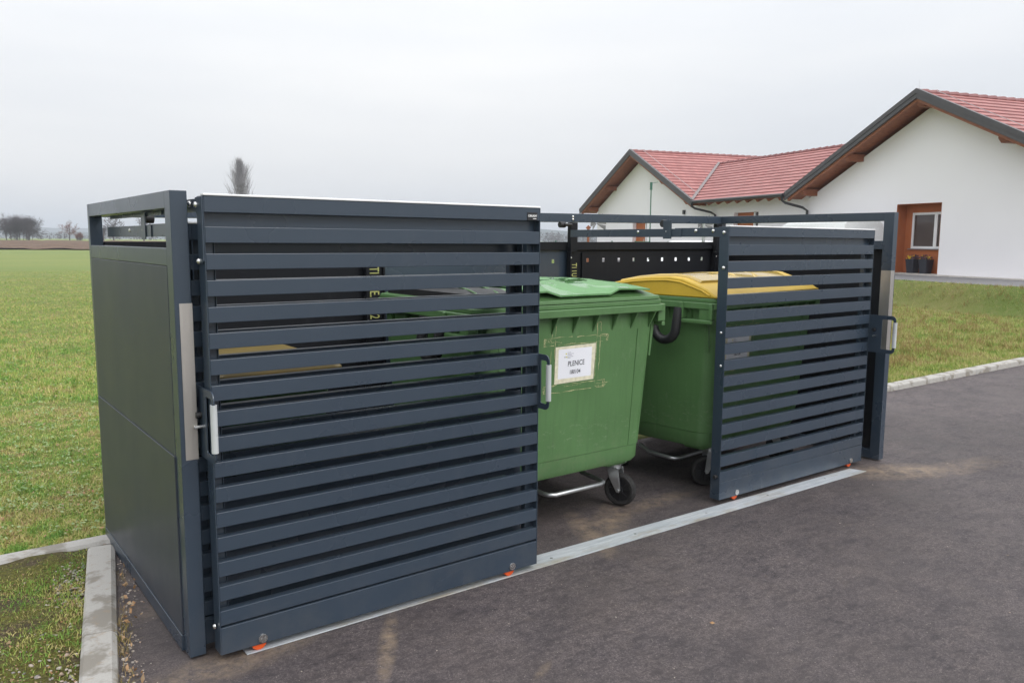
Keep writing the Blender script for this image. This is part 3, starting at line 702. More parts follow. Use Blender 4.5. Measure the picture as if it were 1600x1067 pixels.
for k in range(9):
    u = eL+.45+k*(eR-eL-.9)/8; z0 = ZE-.12; m = BB()
    m.prism([B(u-.05, v, z0+(v+OH)*SL+zz) for v, zz in ((-OH+.05, 0), (.1, 0), (.1, -.16), (-OH+.15, -.16))], BU*.10); m.build('rafter_tail', 'wood', rf)
m = BB(); m.prism([B(eL, -OH+.02, ZE-.11), B(eR, -OH+.02, ZE-.11), B(eR, .2, ZE-.11+SL), B(eL, .2, ZE-.11+SL)], Vector((0, 0, .04))); m.build('soffit', 'wood', rf)
for (u0, du) in ((eL+.1, .75), (eR-.10, .55)):
    m = BB(); m.tube([B(u0, -OH-.05, ZE-.03), B(u0, -OH-.05, ZE-.22), B(u0+du*.15, -OH+.05, ZE-.32), B(u0+du*.85, -.25, ZE-.50), B(u0+du, -.09, ZE-.62), B(u0+du, -.09, ZB)], .05, 8); m.build('downpipe', 'gutter', bld, smooth=50)
m = BB(); m.bbox(-6.9, -6.45, -.03, .0, 2.0, 2.25); m.build('wall_vent', 'lead', bld)
m = BB(); m.bbox(-13.1, -12.98, -.10, .0, 2.92, 3.12); m.build('wall_lamp', 'gutter', bld)

# two planters in the recess
def planter(u, label):
    t = thing('planter', label, 'planter', B(u, .17, ZB+.055), math.atan2(BU.y, BU.x), 'dark planters in the rust red recess')
    m = MB(); m.loft([rrect(.125, .125, .02, 0), rrect(.17, .17, .02, .46)]); m.build('pot', 'pot', t, smooth=40)
    rn = random.Random(int(u*100)); m = MB(); m2 = MB()
    for i in range(60):
        c = Vector((rn.uniform(-.16, .16), rn.uniform(-.15, .15), .46+rn.uniform(0, .09)))
        yel = c.x < .02 if u < .7 else rn.random() < .5
        (m if yel else m2).add([c+Vector([rn.gauss(0, .035) for _ in range(3)]) for _ in range(3)]+[c+Vector([rn.gauss(0, .035) for _ in range(3)])], [(0, 1, 2), (1, 3, 2)])
    for i in range(8):
        c = Vector((rn.uniform(-.1, .1), rn.uniform(-.1, .1), .46)); m2.tube([c, c+Vector((rn.gauss(0, .03), 0, .16))], .008, 4)
    m.build('flower', 'leafyellow', t); m2.build('foliage', 'leafdark', t)
planter(.45, 'dark tapered planter with yellow pansies, the left one under the recessed window')
planter(.97, 'dark tapered planter with yellow and purple pansies, the right one under the recessed window')

# ------------------------------------------------------------------ vehicles by the building
def vehicle(name, label, cat, loc, rz, Lh, Wd, Ht, prof, gl, amber=False, bonnet=True):
    t = thing(name, label, cat, loc, rz)
    # prof: side outline (x along the length, z), body lofted over the width with tumblehome
    rings = []
    for y, s_, top in ((-Wd/2, 0, .93), (-Wd/2+.05, .02, .965), (-Wd/2+.22, .05, .995), (0, .06, 1), (Wd/2-.22, .05, .995), (Wd/2-.05, .02, .965), (Wd/2, 0, .93)):
        rings.append([(x*(1 if abs(y) < Wd/2-.1 else .985), y*(1 if z < 1.0 else 1-.13*(z-1.0)/(Ht-1.0)), .22+(z-.22)*(top if z > 1.0 else 1)) for x, z in prof])
    m = MB(); m.loft(rings); m.build('body', 'carpaint', t, smooth=35)
    for pts in gl:                                 # side windows, both sides
        for s_ in (-1, 1):
            m = MB(); y = s_*(Wd/2*.99); q = [(x, y*(1-.13*max(0, z-1.0)/(Ht-1.0))+s_*.004, .22+(z-.22)*.935) for x, z in pts]
            m.prism(q, (0, s_*.01, 0)); m.build('side_window', 'carglass', t)
    return t
def wheels(t, xs_, Wd, r=.31):
    for x in xs_:
        for s_ in (-1, 1):
            m = MB(); y = s_*(Wd/2-.09); m.cyl((x, y-.1, r), (x, y+.1, r), r, 24); wh = m.build('wheel', 'rubber', t, bevel=.02)
            m = MB(); m.cyl((x, y+s_*.08, r), (x, y+s_*.106, r), r*.6, 16); m.build('rim', 'galv', wh)
def quadglass(t, name, pts, mat='carglass'):
    m = MB(); p = [Vector(q) for q in pts]; n = (p[1]-p[0]).cross(p[2]-p[0]).normalized(); m.prism([q+n*.004 for q in p], n*.008); return m.build(name, mat, t)
ang_u = math.atan2(BU.y, BU.x)
van_prof = [(-2.1, .30), (-2.12, .75), (-2.0, 1.02), (-1.35, 1.14), (-.70, 1.66), (-.4, 1.77), (2.42, 1.79), (2.50, 1.74), (2.54, 1.0), (2.52, .30)]
van = vehicle('parked_van', 'white van parked along the wall, seen through the opening of the right end frame', 'van', B(-2.55, -1.45, ZB+.012), ang_u, 4.2, 1.78, 1.79, van_prof,
              [[(-1.15, 1.20), (-.66, 1.62), (-.35, 1.66), (-.35, 1.18)]])
quadglass(van, 'windscreen', [(-1.33, -.70, 1.17), (-1.33, .70, 1.17), (-.74, .62, 1.64), (-.74, -.62, 1.64)])
for z in (.85, 1.25, 1.45):
    for s_ in (-1, 1): m = MB(); m.box(-.1, 2.0, s_*.885-.006, s_*.885+.006, z, z+.015); m.build('body_moulding', 'lead', van)
m = MB(); m.box(-2.135, -2.10, -.7, .7, .42, .58); m.build('bumper', 'blackplastic', van)
for s_ in (-1, 1):
    m = MB(); m.box(-2.11, -2.02, s_*.62-.14, s_*.62+.14, .70, .86); m.build('headlight', 'winframe', van)
    m = MB(); m.box(-.95, -.83, s_*.98-.07, s_*.98+.07, 1.18, 1.40); m.build('mirror', 'blackplastic', van, bevel=.02)
wheels(van, (-1.3, 1.35), 1.78)
pc = Vector((CAM.x, CAM.y, 0))+FH*29.5+RH*(1072-800)/1254*29.5
car_prof = [(-2.1, .32), (-2.15, .70), (-2.0, .95), (-1.15, 1.08), (-.45, 1.62), (-.1, 1.72), (1.2, 1.70), (1.75, 1.55), (2.1, 1.05), (2.14, .7), (2.1, .32)]
hc = float(hgt(pc.x, pc.y))
car = vehicle('parked_car', 'white estate car behind the shelter, its roof and windows showing over the back wall', 'car', (pc.x, pc.y, hc+.02), math.atan2(RH.y, RH.x)+.9, 4.2, 1.78, 1.72, car_prof,
              [[(-1.0, 1.12), (-.42, 1.56), (-.12, 1.62), (-.12, 1.10)], [(-.04, 1.10), (-.04, 1.62), (1.2, 1.60), (1.6, 1.15)]])
quadglass(car, 'windscreen', [(-1.12, -.70, 1.11), (-1.12, .70, 1.11), (-.5, .62, 1.59), (-.5, -.62, 1.59)])
quadglass(car, 'rear_window', [(2.05, .66, 1.13), (2.05, -.66, 1.13), (1.78, -.62, 1.50), (1.78, .62, 1.50)], 'amber')
wheels(car, (-1.35, 1.35), 1.78)
for s_ in (-1, 1): m = MB(); m.box(-2.12, -2.04, s_*.62-.15, s_*.62+.15, .72, .86); m.build('headlight', 'winframe', car)

# play canopy posts, green fence posts, thin green pole by the left gable
def at(px, depth): return Vector((CAM.x, CAM.y, 0))+FH*depth+RH*((px-800)/1254*depth)
def canopy(px, dp, label, post=True):
    p = at(px, dp); z0 = float(hgt(p.x, p.y)); t = thing('play_canopy', label, 'play equipment', (p.x, p.y, z0), math.atan2(RH.y, RH.x), 'grey fanned canopies beyond the back wall')
    h = 1.58-z0+ (376-352)/1254*dp
    if post: m = MB(); m.cyl((-.0, 0, 0), (-.0, 0, h-.04), .035, 10); m.build('post', 'wood', t); m = MB(); m.obox((0, 0, h-.05), (Vector((.7, 0, .7)), Vector((0, 1, 0)), Vector((-.7, 0, .7))), (.05, .04, .05)); m.build('finial', 'wood', t)
    else: m = MB(); m.cyl((.2, 0, 0), (.2, 0, h+.1), .05, 10); m.build('post', 'galv', t)
    m = MB()
    for k in range(3):
        a = R(-25+38*k); c = Vector((.22 if post else .2, 0, h+.06)); dx = Vector((math.cos(a), .2*k-.2, math.sin(a)))*.27
        m.prism([c, c+dx+Vector((0, 0, .07)), c+dx-Vector((0, 0, .07))], (0, .05, 0)); m.prism([c+Vector((0, .02, 0)), c-dx*.6+Vector((0, .02, .06)), c-dx*.6+Vector((0, .02, -.05))], (0, .05, 0))
    m.build('canopy', 'greymetal', t)
canopy(917, 22, 'grey fanned canopy on a reddish wooden post, left of the brown door')
canopy(1085, 24, 'grey fanned canopy on a thin post in front of the long white wall', False)
fr = thing('wire_fence', 'low green wire fence in front of the left gable', 'fence', tuple(at(954, 36)))
o0 = at(954, 36)
for px in (780, 867, 954, 990, 1012, 1041, 1128):
    p = at(px, 36)-o0; m = MB(); m.cyl((p.x, p.y, -.1), (p.x, p.y, 1.62), .03, 6); m.build('post', 'greenpost', fr)
m = MB()
for z in (.3, .8, 1.3): p = at(780, 36)-o0; q = at(1128, 36)-o0; m.tube([(p.x, p.y, z), (q.x, q.y, z)], .004, 4)
p = at(990, 36)-o0; q = at(1012, 36)-o0; m.tube([(p.x, p.y, 1.58), (q.x, q.y, 1.58)], .02, 6)
m.build('wire', 'greenpost', fr)
pp = B(-13.2, -1.8); t = thing('antenna_pole', 'thin green pole standing against the left white gable', 'pole', (pp.x, pp.y, ZB-.02))
m = MB(); m.tube([(0, 0, 0), (0, 0, 3.7)], .03, 6); m.build('mast', 'greenpost', t)
m = MB(); m.cyl((0, 0, 3.5), (0, 0, 3.85), .06, 8); m.tube([(0, 0, 3.8), (.25, -.2, 3.86)], .012, 4); m.build('head', 'greenpost', t)

# ------------------------------------------------------------------ the bin shelter
SH = thing('bin_shelter', 'anthracite metal bin shelter with slatted sliding doors standing on the tarmac', 'bin shelter')
L_, W_, DP, TS = 5.020, .059, 1.582, .0108       # length, frame width, depth, rise of the top edge per metre
def bolt(p, d, parent, r=.011, name='bolt', mat='bolt'):
    p = Vector(p); d = Vector(d).normalized(); m = MB(); a = d.orthogonal().normalized(); b = d.cross(a); n = 12
    rings = []
    for f, h in ((1, 0), (1, .15), (.85, .5), (.5, .75), (.12, .85)):
        rings.append([p+a*r*f*math.cos(2*math.pi*k/n)+b*r*f*math.sin(2*math.pi*k/n)+d*r*h for k in range(n)])
    m.loft(rings); return m.build(name, mat, parent, smooth=50)
def end_frame(x, outer, zt, zb, lab):
    # x..x+W_; outer = side (+1/-1) on which the sheet sits
    m = MB(); x1 = x+W_
    m.box(x, x1, 0, .0755, zb, zt)                                  # front post
    m.box(x, x1, DP-.045, DP, zb, zt)
    m.box(x+.0005, x1-.0005, .0757, DP-.0452, zt-.062, zt)          # top bar
    m.box(x+.0005, x1-.0005, .0757, DP-.0452, zt-.268, zt-.205)     # bar under the opening
    m.box(x-.0095 if outer < 0 else x+.0005, x1+.0095 if outer > 0 else x1-.0005, .0757, DP-.0452, zb, zb+.062)
    f = m.build('end_frame', 'frame', SH, bevel=.0022, seg=2)
    if lab: f['label'] = lab
    xs_ = (x-.0012, x+.0030) if outer < 0 else (x1-.0030, x1+.0012)
    zm = zb+.765
    for z0, z1, pr in ((zb+.064, zm, .0045), (zm+.0006, zt-.2695, .0)):
        m = MB(); m.box(xs_[0]-(pr if outer < 0 else 0), xs_[1]+(pr if outer > 0 else 0), .060 if False else .0762, DP-.0462, z0, z1); m.build('side_sheet', 'sheet', f, bevel=.0024)
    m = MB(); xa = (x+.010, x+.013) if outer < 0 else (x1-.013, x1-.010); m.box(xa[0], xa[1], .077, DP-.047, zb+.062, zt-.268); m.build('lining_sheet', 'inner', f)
    return f
E1 = end_frame(0, -1, 1.75, .008, 'nearer end frame, its green grey side sheet facing the lawn')
E2 = end_frame(L_-W_, 1, 1.804, gz(5)+.012, 'far end frame, seen from inside with its upper opening')
# brushed steel strike plates folded round the inner front corners
for (x, sgn, fr_, z0, z1) in ((W_, 1, E1, .772, 1.349), (L_-W_, -1, E2, .79, 1.384)):
    m = MB(); a, b = (x-.043, x+.0022) if sgn > 0 else (x-.0022, x+.047)
    m.box(a, b, -.0022, -.0002, z0, z1)
    a, b = (x+.0002, x+.0022) if sgn > 0 else (x-.0022, x-.0002); m.box(a, b, -.0001, .072, z0, z1)
    m.build('strike_plate', 'steelplate', fr_)

def zt_(x): return 1.75+TS*x
def slopebox(m, x0, x1, y0, y1, z0, z1): m.box(x0, x1, y0, y1, z0, z1, TS, TS)
# back wall: top rail, bar, sheets with a row of square holes, posts
m = MB(); slopebox(m, W_+.002, L_-W_-.002, DP-.045, DP-.001, 1.75-.064, 1.75); m.build('back_rail', 'frame', SH, bevel=.002)
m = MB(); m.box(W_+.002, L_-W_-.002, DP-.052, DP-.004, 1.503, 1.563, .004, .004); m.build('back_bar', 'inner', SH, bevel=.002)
m = MB(); m.box(W_+.002, L_-W_-.002, DP-.05, DP-.004, gz(2)+.06, gz(2)+.10); m.build('bottom_bar', 'frame', SH)
def back_sheet(x0, x1, holes, mat):
    m = MB(); y0, y1 = DP-.030, DP-.027; hz = 1.412+.003*(x0+x1)/2; hw, hh = .0130, .029
    m.box(x0, x1, y0, y1, .10, hz); m.box(x0, x1, y0, y1, hz+hh, 1.535)
    e = [x0]
    for h in holes: e += [h-hw, h+hw]
    e.append(x1)
    for i in range(0, len(e), 2): m.box(e[i], e[i+1], y0, y1, hz, hz+hh)
    s_ = m.build('back_sheet', mat, SH); return s_
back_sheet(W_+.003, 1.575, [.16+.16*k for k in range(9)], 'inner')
back_sheet(1.577, 3.24, [1.767+.1618*k for k in range(9)], 'frame')  # middle sheet in the lighter paint, standing for light falling on it
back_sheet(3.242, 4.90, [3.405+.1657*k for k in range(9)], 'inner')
def post(x0, x1, text, tz):
    m = MB(); m.box(x0, x1, DP-.075, DP-.053, gz(3)+.01, 1.50); m.box(x0, x0+.012, DP-.095, DP-.075, gz(3)+.01, 1.50); m.box(x1-.012, x1, DP-.095, DP-.075, gz(3)+.01, 1.50)
    m.box(x0-.002, x0+.062, DP-.10, DP-.06, 1.502, zt_(x0)-.066)
    p = m.build('back_post', 'inner', SH, bevel=.001)
    if text:
        xm = (x0+x1)/2
        for tx_, z_, sz_ in text: text_mesh('lettering', tx_, sz_, 'letters', (xm-.033, DP-.0765, z_), (0, 0, -1), (1, 0, 0), p, 'LEFT', .0005, .0006, .62)
    for z in (1.46, 1.08): bolt((x0+.006, DP-.096, z), (0, -1, 0), p, .006)
    return p
post(1.51, 1.64, (('TI', 1.418, .093), ('E.', 1.268, .093), ('2', 1.118, .093)), 0); post(3.175, 3.305, (('T', 1.420, .068), ('I', 1.392, .068), ('I', 1.366, .068), ('U', 1.347, .068)), 0); post(4.835, 4.955, None, 0)
m = MB(); m.box(W_+.003, W_+.10, DP-.09, DP-.053, .02, 1.50); m.build('back_post', 'inner', SH)

def rpts(y0, y1, z0, z1, r0, r1, x):          # rounded only at the front (small y) side
    pts = []
    for (cy, cz, rr_, a0) in ((y0+r0, z0+r0, r0, 180), (y1-r1, z0+r1, r1, 270), (y1-r1, z1-r1, r1, 0), (y0+r0, z1-r0, r0, 90)):
        for k in range(6): a = R(a0+90*k/5); pts.append((x, cy+rr_*math.cos(a), cz+rr_*math.sin(a)))
    return pts
def handle(door, x, yb, yf, z0, z1, hole_back, inner=False):
    m = MB(); m.annulus(rpts(yf, yb, z0, z1, .03, .002, x), rpts(yf+.016, hole_back, z0+.028, z1-.028, .012, .008, x), (.005, 0, 0))
    h = m.build('handle', 'frame', door, bevel=.0008)
    m = MB(); c = Vector((x+.0025, yf+.006, 0)); n = 14; zz0, zz1 = z0+.045, z1-.045
    outer = []; inn = []
    for k in range(n+1):
        a = R(35+290*k/n+90-0); outer.append((c.x+.0115*math.sin(R(215+290*k/n)), c.y+.0+.014*-math.cos(R(215+290*k/n)+math.pi)))
    # grip: C shaped profile open towards the plate
    prof = []
    for k in range(n+1): a = R(-145+290*k/n-90); prof.append((c.x+.0118*math.cos(a), c.y+.0145*math.sin(a)))
    for k in range(n, -1, -1): a = R(-145+290*k/n-90); prof.append((c.x+.0078*math.cos(a), c.y+.0105*math.sin(a)))
    m.loft([[(px, py, zz0) for px, py in prof], [(px, py, zz1) for px, py in prof]], cap=False)
    k = len(prof); 
    for base in (0, k): m.f += [(base+i, base+i+1, base+k-2-i, base+k-1-i) for i in range(n)]
    g = m.build('grip', 'grip', h, smooth=40)
    if inner:
        m = MB(); m.cyl((x-.02, -.005, z1-.105), (x+.03, -.005, z1-.105), .012, 14); m.build('knob', 'blackplastic', h, bevel=.002)
        m = MB(); m.cyl((x-.03, -.012, z1-.148), (x+.022, -.012, z1-.148), .006, 10); m.cyl((x+.006, -.012, z1-.148), (x+.02, -.012, z1-.148), .011, 12); m.build('pin', 'bolt', h)
    return h
def door(lab, x0, x1, yf, zt, zs, pitch, n, wheels_, zbt, zbb, h=.057):
    """slatted leaf between x0 and x1, front face at yf; slats from zs downwards"""
    m = MB(); d = .034; T = .004
    m.box(x0+T, x1-T, yf, yf+d, zt-.058, zt)                                    # head bar
    m.box(x0, x0+T, yf-.0005, yf+.072, zbb+gz(x0), zt); m.box(x1-T, x1, yf-.0005, yf+.072, zbb+gz(x1), zt)      # side plates
    for i in range(n):
        z = zs-pitch*i; m.box(x0+T+.0005, x1-T-.0005, yf+.001, yf+.037, z-h, z)
    b = zbt+gz(x0)*0
    m.box(x0+T, x1-T, yf, yf+d, zbb, zbt, -.0078, -.0015)                        # foot bar follows the ground
    m.box(x0+T+.0005, x1-T-.0005, yf+.040, yf+.044, zt-.125, zt-.052)           # plate behind the first gap
    for (a, s_) in ((x0+T, 1), (x1-T, -1)):                                     # channel stiles behind the slats
        f = lambda q: a+s_*q
        lo, hi = sorted((f(.0005), f(.040))); m.box(lo, hi, yf+.046, yf+.0498, zbb+.08, zt-.126)
        lo, hi = sorted((f(.040), f(.044))); m.box(lo, hi, yf+.0385, yf+.070, zbb+.08, zt-.126)
        lo, hi = sorted((f(.0005), f(.006))); m.box(lo, hi, yf+.0385, yf+.0455, zbb+.08, zt-.126)
    o = m.build('sliding_door', 'frame', SH, bevel=.0028, seg=2); o['label'] = lab
    m = MB(); m.box(x0+.001, x1-.001, yf-.0035, yf+.03, zt+.0003, zt+.008); m.build('top_strip', 'cap', o, bevel=.002)
    for xw in wheels_:
        g = gz(xw)+.004; zc = g+.031
        m = MB(); m.cyl((xw-.004, yf+.006, zc), (xw-.004, yf+.028, zc), .0305, 28); m.build('roller', 'orange', o, bevel=.003)
        m = MB(); m.cyl((xw+.008, yf-.0055, zc+.016), (xw+.008, yf-.0004, zc+.016), .0175, 26)
        for k in range(2): m.cyl((xw+.008+(-.007 if k else .007), yf-.0062, zc+.016), (xw+.008+(-.007 if k else .007), yf-.0054, zc+.016), .0028, 8)
        m.build('axle_cap', 'bolt', o, bevel=.001)
    return o
def arm(o, x, sgn, y0, y1, z0, z1, zt, yf, bolts_, tab_y):
    """cantilever arm on the leaf's side running back to the rear rail"""
    m = MB(); a, b = (x-.005, x-.0003) if sgn < 0 else (x+.0003, x+.005)
    m.prism([(a, yf+.0, zt), (a, yf+.075, zt), (a, yf+.075, z1), (a, tab_y-.05, z1), (a, tab_y-.05, z0), (a, yf+.070, z0), (a, yf+.060, z0-.012), (a, yf+.060, zt-.235), (a, yf+.012, zt-.235), (a, yf+.0, zt-.225)], (b-a, 0, 0))
    q = m.build('support_arm', 'frame', o, bevel=.001)
    m = MB(); a2, b2 = (a-.0045, a-.0004) if sgn < 0 else (b+.0004, b+.0045)
    m.box(a2, b2, tab_y-.11, y1, z0-.001, z1-.004); m.build('arm_extension', 'frame', q, bevel=.001)
    low = zt <= 1.70
    if low: m = MB(); m.box(a2-.0046 if sgn < 0 else b2+.0004, a2-.0004 if sgn < 0 else b2+.0046, tab_y-.03, tab_y+.04, z0-.012, z1+.05); m.build('hanger', 'frame', q, bevel=.001)
    if low: m = MB(); m.cyl((x+.01, tab_y+.07, z1+.030), (x+.045, tab_y+.07, z1+.030), .024, 16); m.build('guide_roller', 'blackplastic', q, bevel=.003)
    for (y, z) in bolts_: bolt(((a if sgn < 0 else b), y, z), (sgn, 0, 0), q, .0115)
    return q
# middle leaf, slid to the left on the outer track
D1 = door('outer sliding door, slid to the left in front of another leaf', 0.0874, 1.609, -.087, 1.731, 1.623, .0949, 16, (.240, 1.450), .134, .0285)
handle(D1, 1.6095, -.075, -.162, .79, 1.052, -.100)
arm(D1, .0874, -1, -.02, 1.44, 1.675, 1.722, 1.727, -.087, [(.053, 1.705), (-.022, 1.700), (-.033, 1.500), (-.045, .13)], .55)
# inner leaves
D0 = door('inner sliding door, standing behind the outer one', .066, 1.600, .035, 1.634, 1.524, .0947, 15, (.27, 1.42), .134, .0285)
handle(D0, .0755, .074, -.156, .778, 1.042, -.062, True)
arm(D0, .083, -1, .03, 1.50, 1.588, 1.640, 1.634, .035, [(1.0, 1.617), (.741, 1.616)], .715)
D2 = door('right-hand sliding door next to the far end frame', 3.145, 4.775, .035, 1.672, 1.567, .0992, 15, (3.310, 4.626), .118, .0285, .064)
handle(D2, 4.7750, .074, -.158, .803, 1.072, -.058, True)
arm(D2, 3.145, -1, .03, 1.447, 1.612, 1.667, 1.672, .035, [(.770, 1.644), (.520, 1.646), (.283, 1.649), (.150, 1.648), (.069, 1.638), (.063, 1.429)], .505)
for (y, z) in ((.067, 1.039), (.060, .838)): bolt((3.1449, y, z), (-1, 0, 0), D2, .009)
m = MB(); m.cyl((3.12, .060, .150), (3.1449, .060, .150), .012, 12); m.build('stop_buffer', 'blackplastic', D2, bevel=.002)
# rail rollers hanging below the rear rail at the middle post
m = MB(); m.cyl((3.06, DP-.10, 1.70), (3.11, DP-.10, 1.70), .022, 14); m.cyl((3.09, DP-.12, 1.70), (3.16, DP-.12, 1.70), .012, 10); m.build('guide_roller', 'blackplastic', SH, bevel=.003)
for z in (1.762, 1.742): bolt((3.235, DP-.0455, z+.0), (0, -1, 0), SH, .010)
# nameplate on the outer door
m = MB(); m.box(1.530, 1.588, -.0905, -.0872, 1.675, 1.710); npl = m.build('nameplate', 'blacksign', D1, bevel=.0005)
text_mesh('nameplate_lettering', "CIBUKIN'", .0125, 'white', (1.559, -.0908, 1.6905), (1, 0, 0), (0, 0, 1), npl, extrude=.0002, bold=.0004)
m = MB(); m.box(1.5615, 1.5815, -.0910, -.0906, 1.6805, 1.6835); m.build('nameplate_small_print', 'white', npl)
# threshold rail let into the tarmac
m = MB(); m.add([(.185, -.088, gz(.185)+.001), (4.622, -.094, gz(4.6)+.001), (4.585, .012, gz(4.6)+.001), (.185, .060, gz(.185)+.001),
                 (.185, -.088, gz(.185)+.0048), (4.622, -.094, gz(4.6)+.0048), (4.585, .012, gz(4.6)+.0048), (.185, .060, gz(.185)+.0048)],
                [(0, 3, 2, 1), (4, 5, 6, 7), (0, 1, 5, 4), (1, 2, 6, 5), (2, 3, 7, 6), (3, 0, 4, 7)])
tr = m.build('floor_track', 'track', SH, bevel=.0008)
for x in (.8, 1.75, 2.35, 2.95, 3.55, 4.2):
    m = MB(); m.cyl((x, -.03, gz(x)+.0046), (x, -.03, gz(x)+.0062), .007, 12); m.build('screw', 'bolt', tr)

# ------------------------------------------------------------------ bins
def castor(t, x, y, rz, lock=False):
    q = Matrix.Translation((x, y, 0)) @ Matrix.Rotation(rz, 4, 'Z')
    T = lambda m: setattr(m, 'v', [tuple(q @ Vector(v)) for v in m.v]) or m
    m = MB(); m.box(-.055, .055, -.05, .05, .262, .270); m.cyl((0, 0, .236), (0, 0, .262), .036, 18)
    m.box(-.035, .035, -.034, .034, .226, .238)
    for s_ in (-1, 1): m.prism([(-.038, s_*.034, .236), (.036, s_*.034, .236), (.052, s_*.034, .115), (.046, s_*.034, .088), (.028, s_*.034, .088), (-.02, s_*.034, .17)], (0, s_*.004, 0))
    m.cyl((.037, -.044, .102), (.037, .044, .102), .010, 10)
    f = T(m).build('castor_fork', 'galv', t, bevel=.0015)
    m = MB(); n = 32; prof = [(-.022, .072), (-.024, .088), (-.016, .099), (0, .1015), (.016, .099), (.024, .088), (.022, .072)]
    rings = [[(.037+r*math.cos(2*math.pi*k/n), yv, .102+r*math.sin(2*math.pi*k/n)) for k in range(n)] for yv, r in prof]
    m.loft(rings, cap=False); m.loft([[(.037+r*math.cos(2*math.pi*k/n), yv, .102+r*math.sin(2*math.pi*k/n)) for k in range(n)] for yv, r in ((.022, .072), (-.022, .072))], cap=False)
    wh = T(m).build('castor_wheel', 'rubber', t, smooth=35)
    m = MB(); m.cyl((.037, -.02, .102), (.037, .02, .102), .022, 14)
    for k in range(8):
        a = 2*math.pi*k/8; c = Vector((.037+.046*math.cos(a), 0, .102+.046*math.sin(a))); m.obox(c, (Vector((math.cos(a), 0, math.sin(a))), Vector((0, 1, 0)), Vector((-math.sin(a), 0, math.cos(a)))), (.027, .012, .004))
    m.cyl((.037, -.006, .102), (.037, .006, .102), .073, 24)
    T(m).build('wheel_hub', 'blackplastic', wh)
def body_rings(spec, r=.075):
    return [rrect(hx, hy, r*rf, z, 6) for z, hx, hy, rf in spec]
def big_bin(label, loc, rz, lid, paper=None, papero=None):
    t = thing('wheeled_bin', label, 'bin', loc, rz, 'four wheeled bins inside the shelter')
    m = MB(); m.loft(body_rings([(.288, .52, .35, 1), (.298, .588, .410, 1.0), (.322, .605, .4235, 1.0), (.398, .608, .426, 1.0), (.402, .612, .430, 1.0), (.70, .625, .450, .95), (1.0, .637, .470, .9), (1.215, .645, .484, .9)]))
    m.build('body', 'green', t, smooth=40)
    for s_ in (-1, 1):      # moulded corner seams, front and back
        for q in (-1, 1):
            m = MB(); m.prism([(s_*.485, q*.4303, .405), (s_*.485+.004, q*.4303, .405), (s_*.495+.004, q*.478, 1.10), (s_*.495, q*.478, 1.10)], (0, q*.0022, 0)); m.build('moulding_seam', 'green', t)
    m = MB()      # rim: lower lip and upper collar
    for (z0, z1, hx, hy) in ((1.198, 1.240, .685, .535), (1.2405, 1.266, .672, .522)):
        m.annulus(rrect(hx, hy, .06, z0, 6), rrect(hx-.05, hy-.05, .05, z0, 6), (0, 0, z1-z0))
    m.build('rim', 'green', t, bevel=.005, smooth=45)
    m = MB()      # gussets under the lip and corner ribs
    for k in range(9):
        x = -.5885+.147*k
        for s_ in (-1, 1): m = MB(); m.prism([(x-.005, s_*.470, 1.199), (x-.005, s_*.533, 1.199), (x-.005, s_*.472, 1.095)], (.010, 0, 0)); m.build('gusset', 'green', t)
    for y in (-.33, -.16, .16, .33):
        for s_ in (-1, 1): m = MB(); m.prism([(s_*.630, y, 1.199), (s_*.681, y, 1.199), (s_*.636, y, 1.11)], (0, .006, 0)); m.build('gusset', 'green', t)
    for s_ in (-1, 1):
        m = MB(); m.box(s_*.66-.02, s_*.66+.02, -.49, -.40, 1.135, 1.199)
        m.prism([(s_*.640, -.45, 1.17), (s_*.668, -.45, 1.17), (s_*.634, -.45, .93), (s_*.622, -.45, .93)], (0, .012, 0))
        m.build('corner_rib', 'green', t, bevel=.001)
    for sx in (-1, 1):      # castor pockets at the corners
        for sy in (-1, 1):
            m = MB()
            m.loft([rrect(.115, .10, .03, .405, 3, sx*.46, sy*.30), rrect(.085, .075, .02, .272, 3, sx*.455, sy*.295)])
            for q in (-.06, -.02, .035, .07): m.prism([(sx*.46+q, sy*.395, .36), (sx*.46+q, sy*.425, .385), (sx*.46+q, sy*.375, .275)], (.007, 0, 0))
            m.build('castor_pocket', 'green', t, bevel=.002)
    for s_ in (-1, 1):      # side grab handles below the rim
        m = MB(); x = s_*.70
        for y in (-.49, -.275): m.box(min(x, x-s_*.06), max(x, x-s_*.06), y-.013, y+.013, 1.135, 1.238)
        m.box(min(x, x-s_*.028), max(x, x-s_*.028), -.503, -.262, 1.108, 1.134)
        m.build('side_handle', 'green', t, bevel=.006)
    for s_ in (-1, 1):      # black lifting trunnion
        m = MB(); pts = []
        for a in range(0, 181, 20): pts.append((s_*.715, -.17-.085*math.cos(R(a)), 1.075-.085*math.sin(R(a))))
        pts = [(s_*.69, -.255, 1.2)]+pts+[(s_*.69, -.085, 1.2)]
        m.tube(pts, .030, 10); m.build('lifting_lug', 'blackplastic', t, smooth=50)
    for (x, y, a) in ((-.455 if lid == 'green' else -.385, -.33, 2.6), (.515, -.30, -1.2), (-.455, .33, .9), (.455, .33, .3)): castor(t, x, y, a)
    m = MB(); xa, xb, by = (-.05, .395, -.352) if lid == 'green' else (-.54, -.08, -.16)
    m.tube([(xa, by+.30, .215), (xa, by+.22, .180), (xa, by+.05, .172), (xa+.012, by+.017, .171), (xa+.045, by, .170), (xb-.045, by, .170), (xb-.012, by+.017, .171), (xb, by+.05, .172), (xb, by+.22, .180), (xb, by+.30, .215)], .0135, 12)
    m.build('brake_bar', 'galv', t, smooth=60)
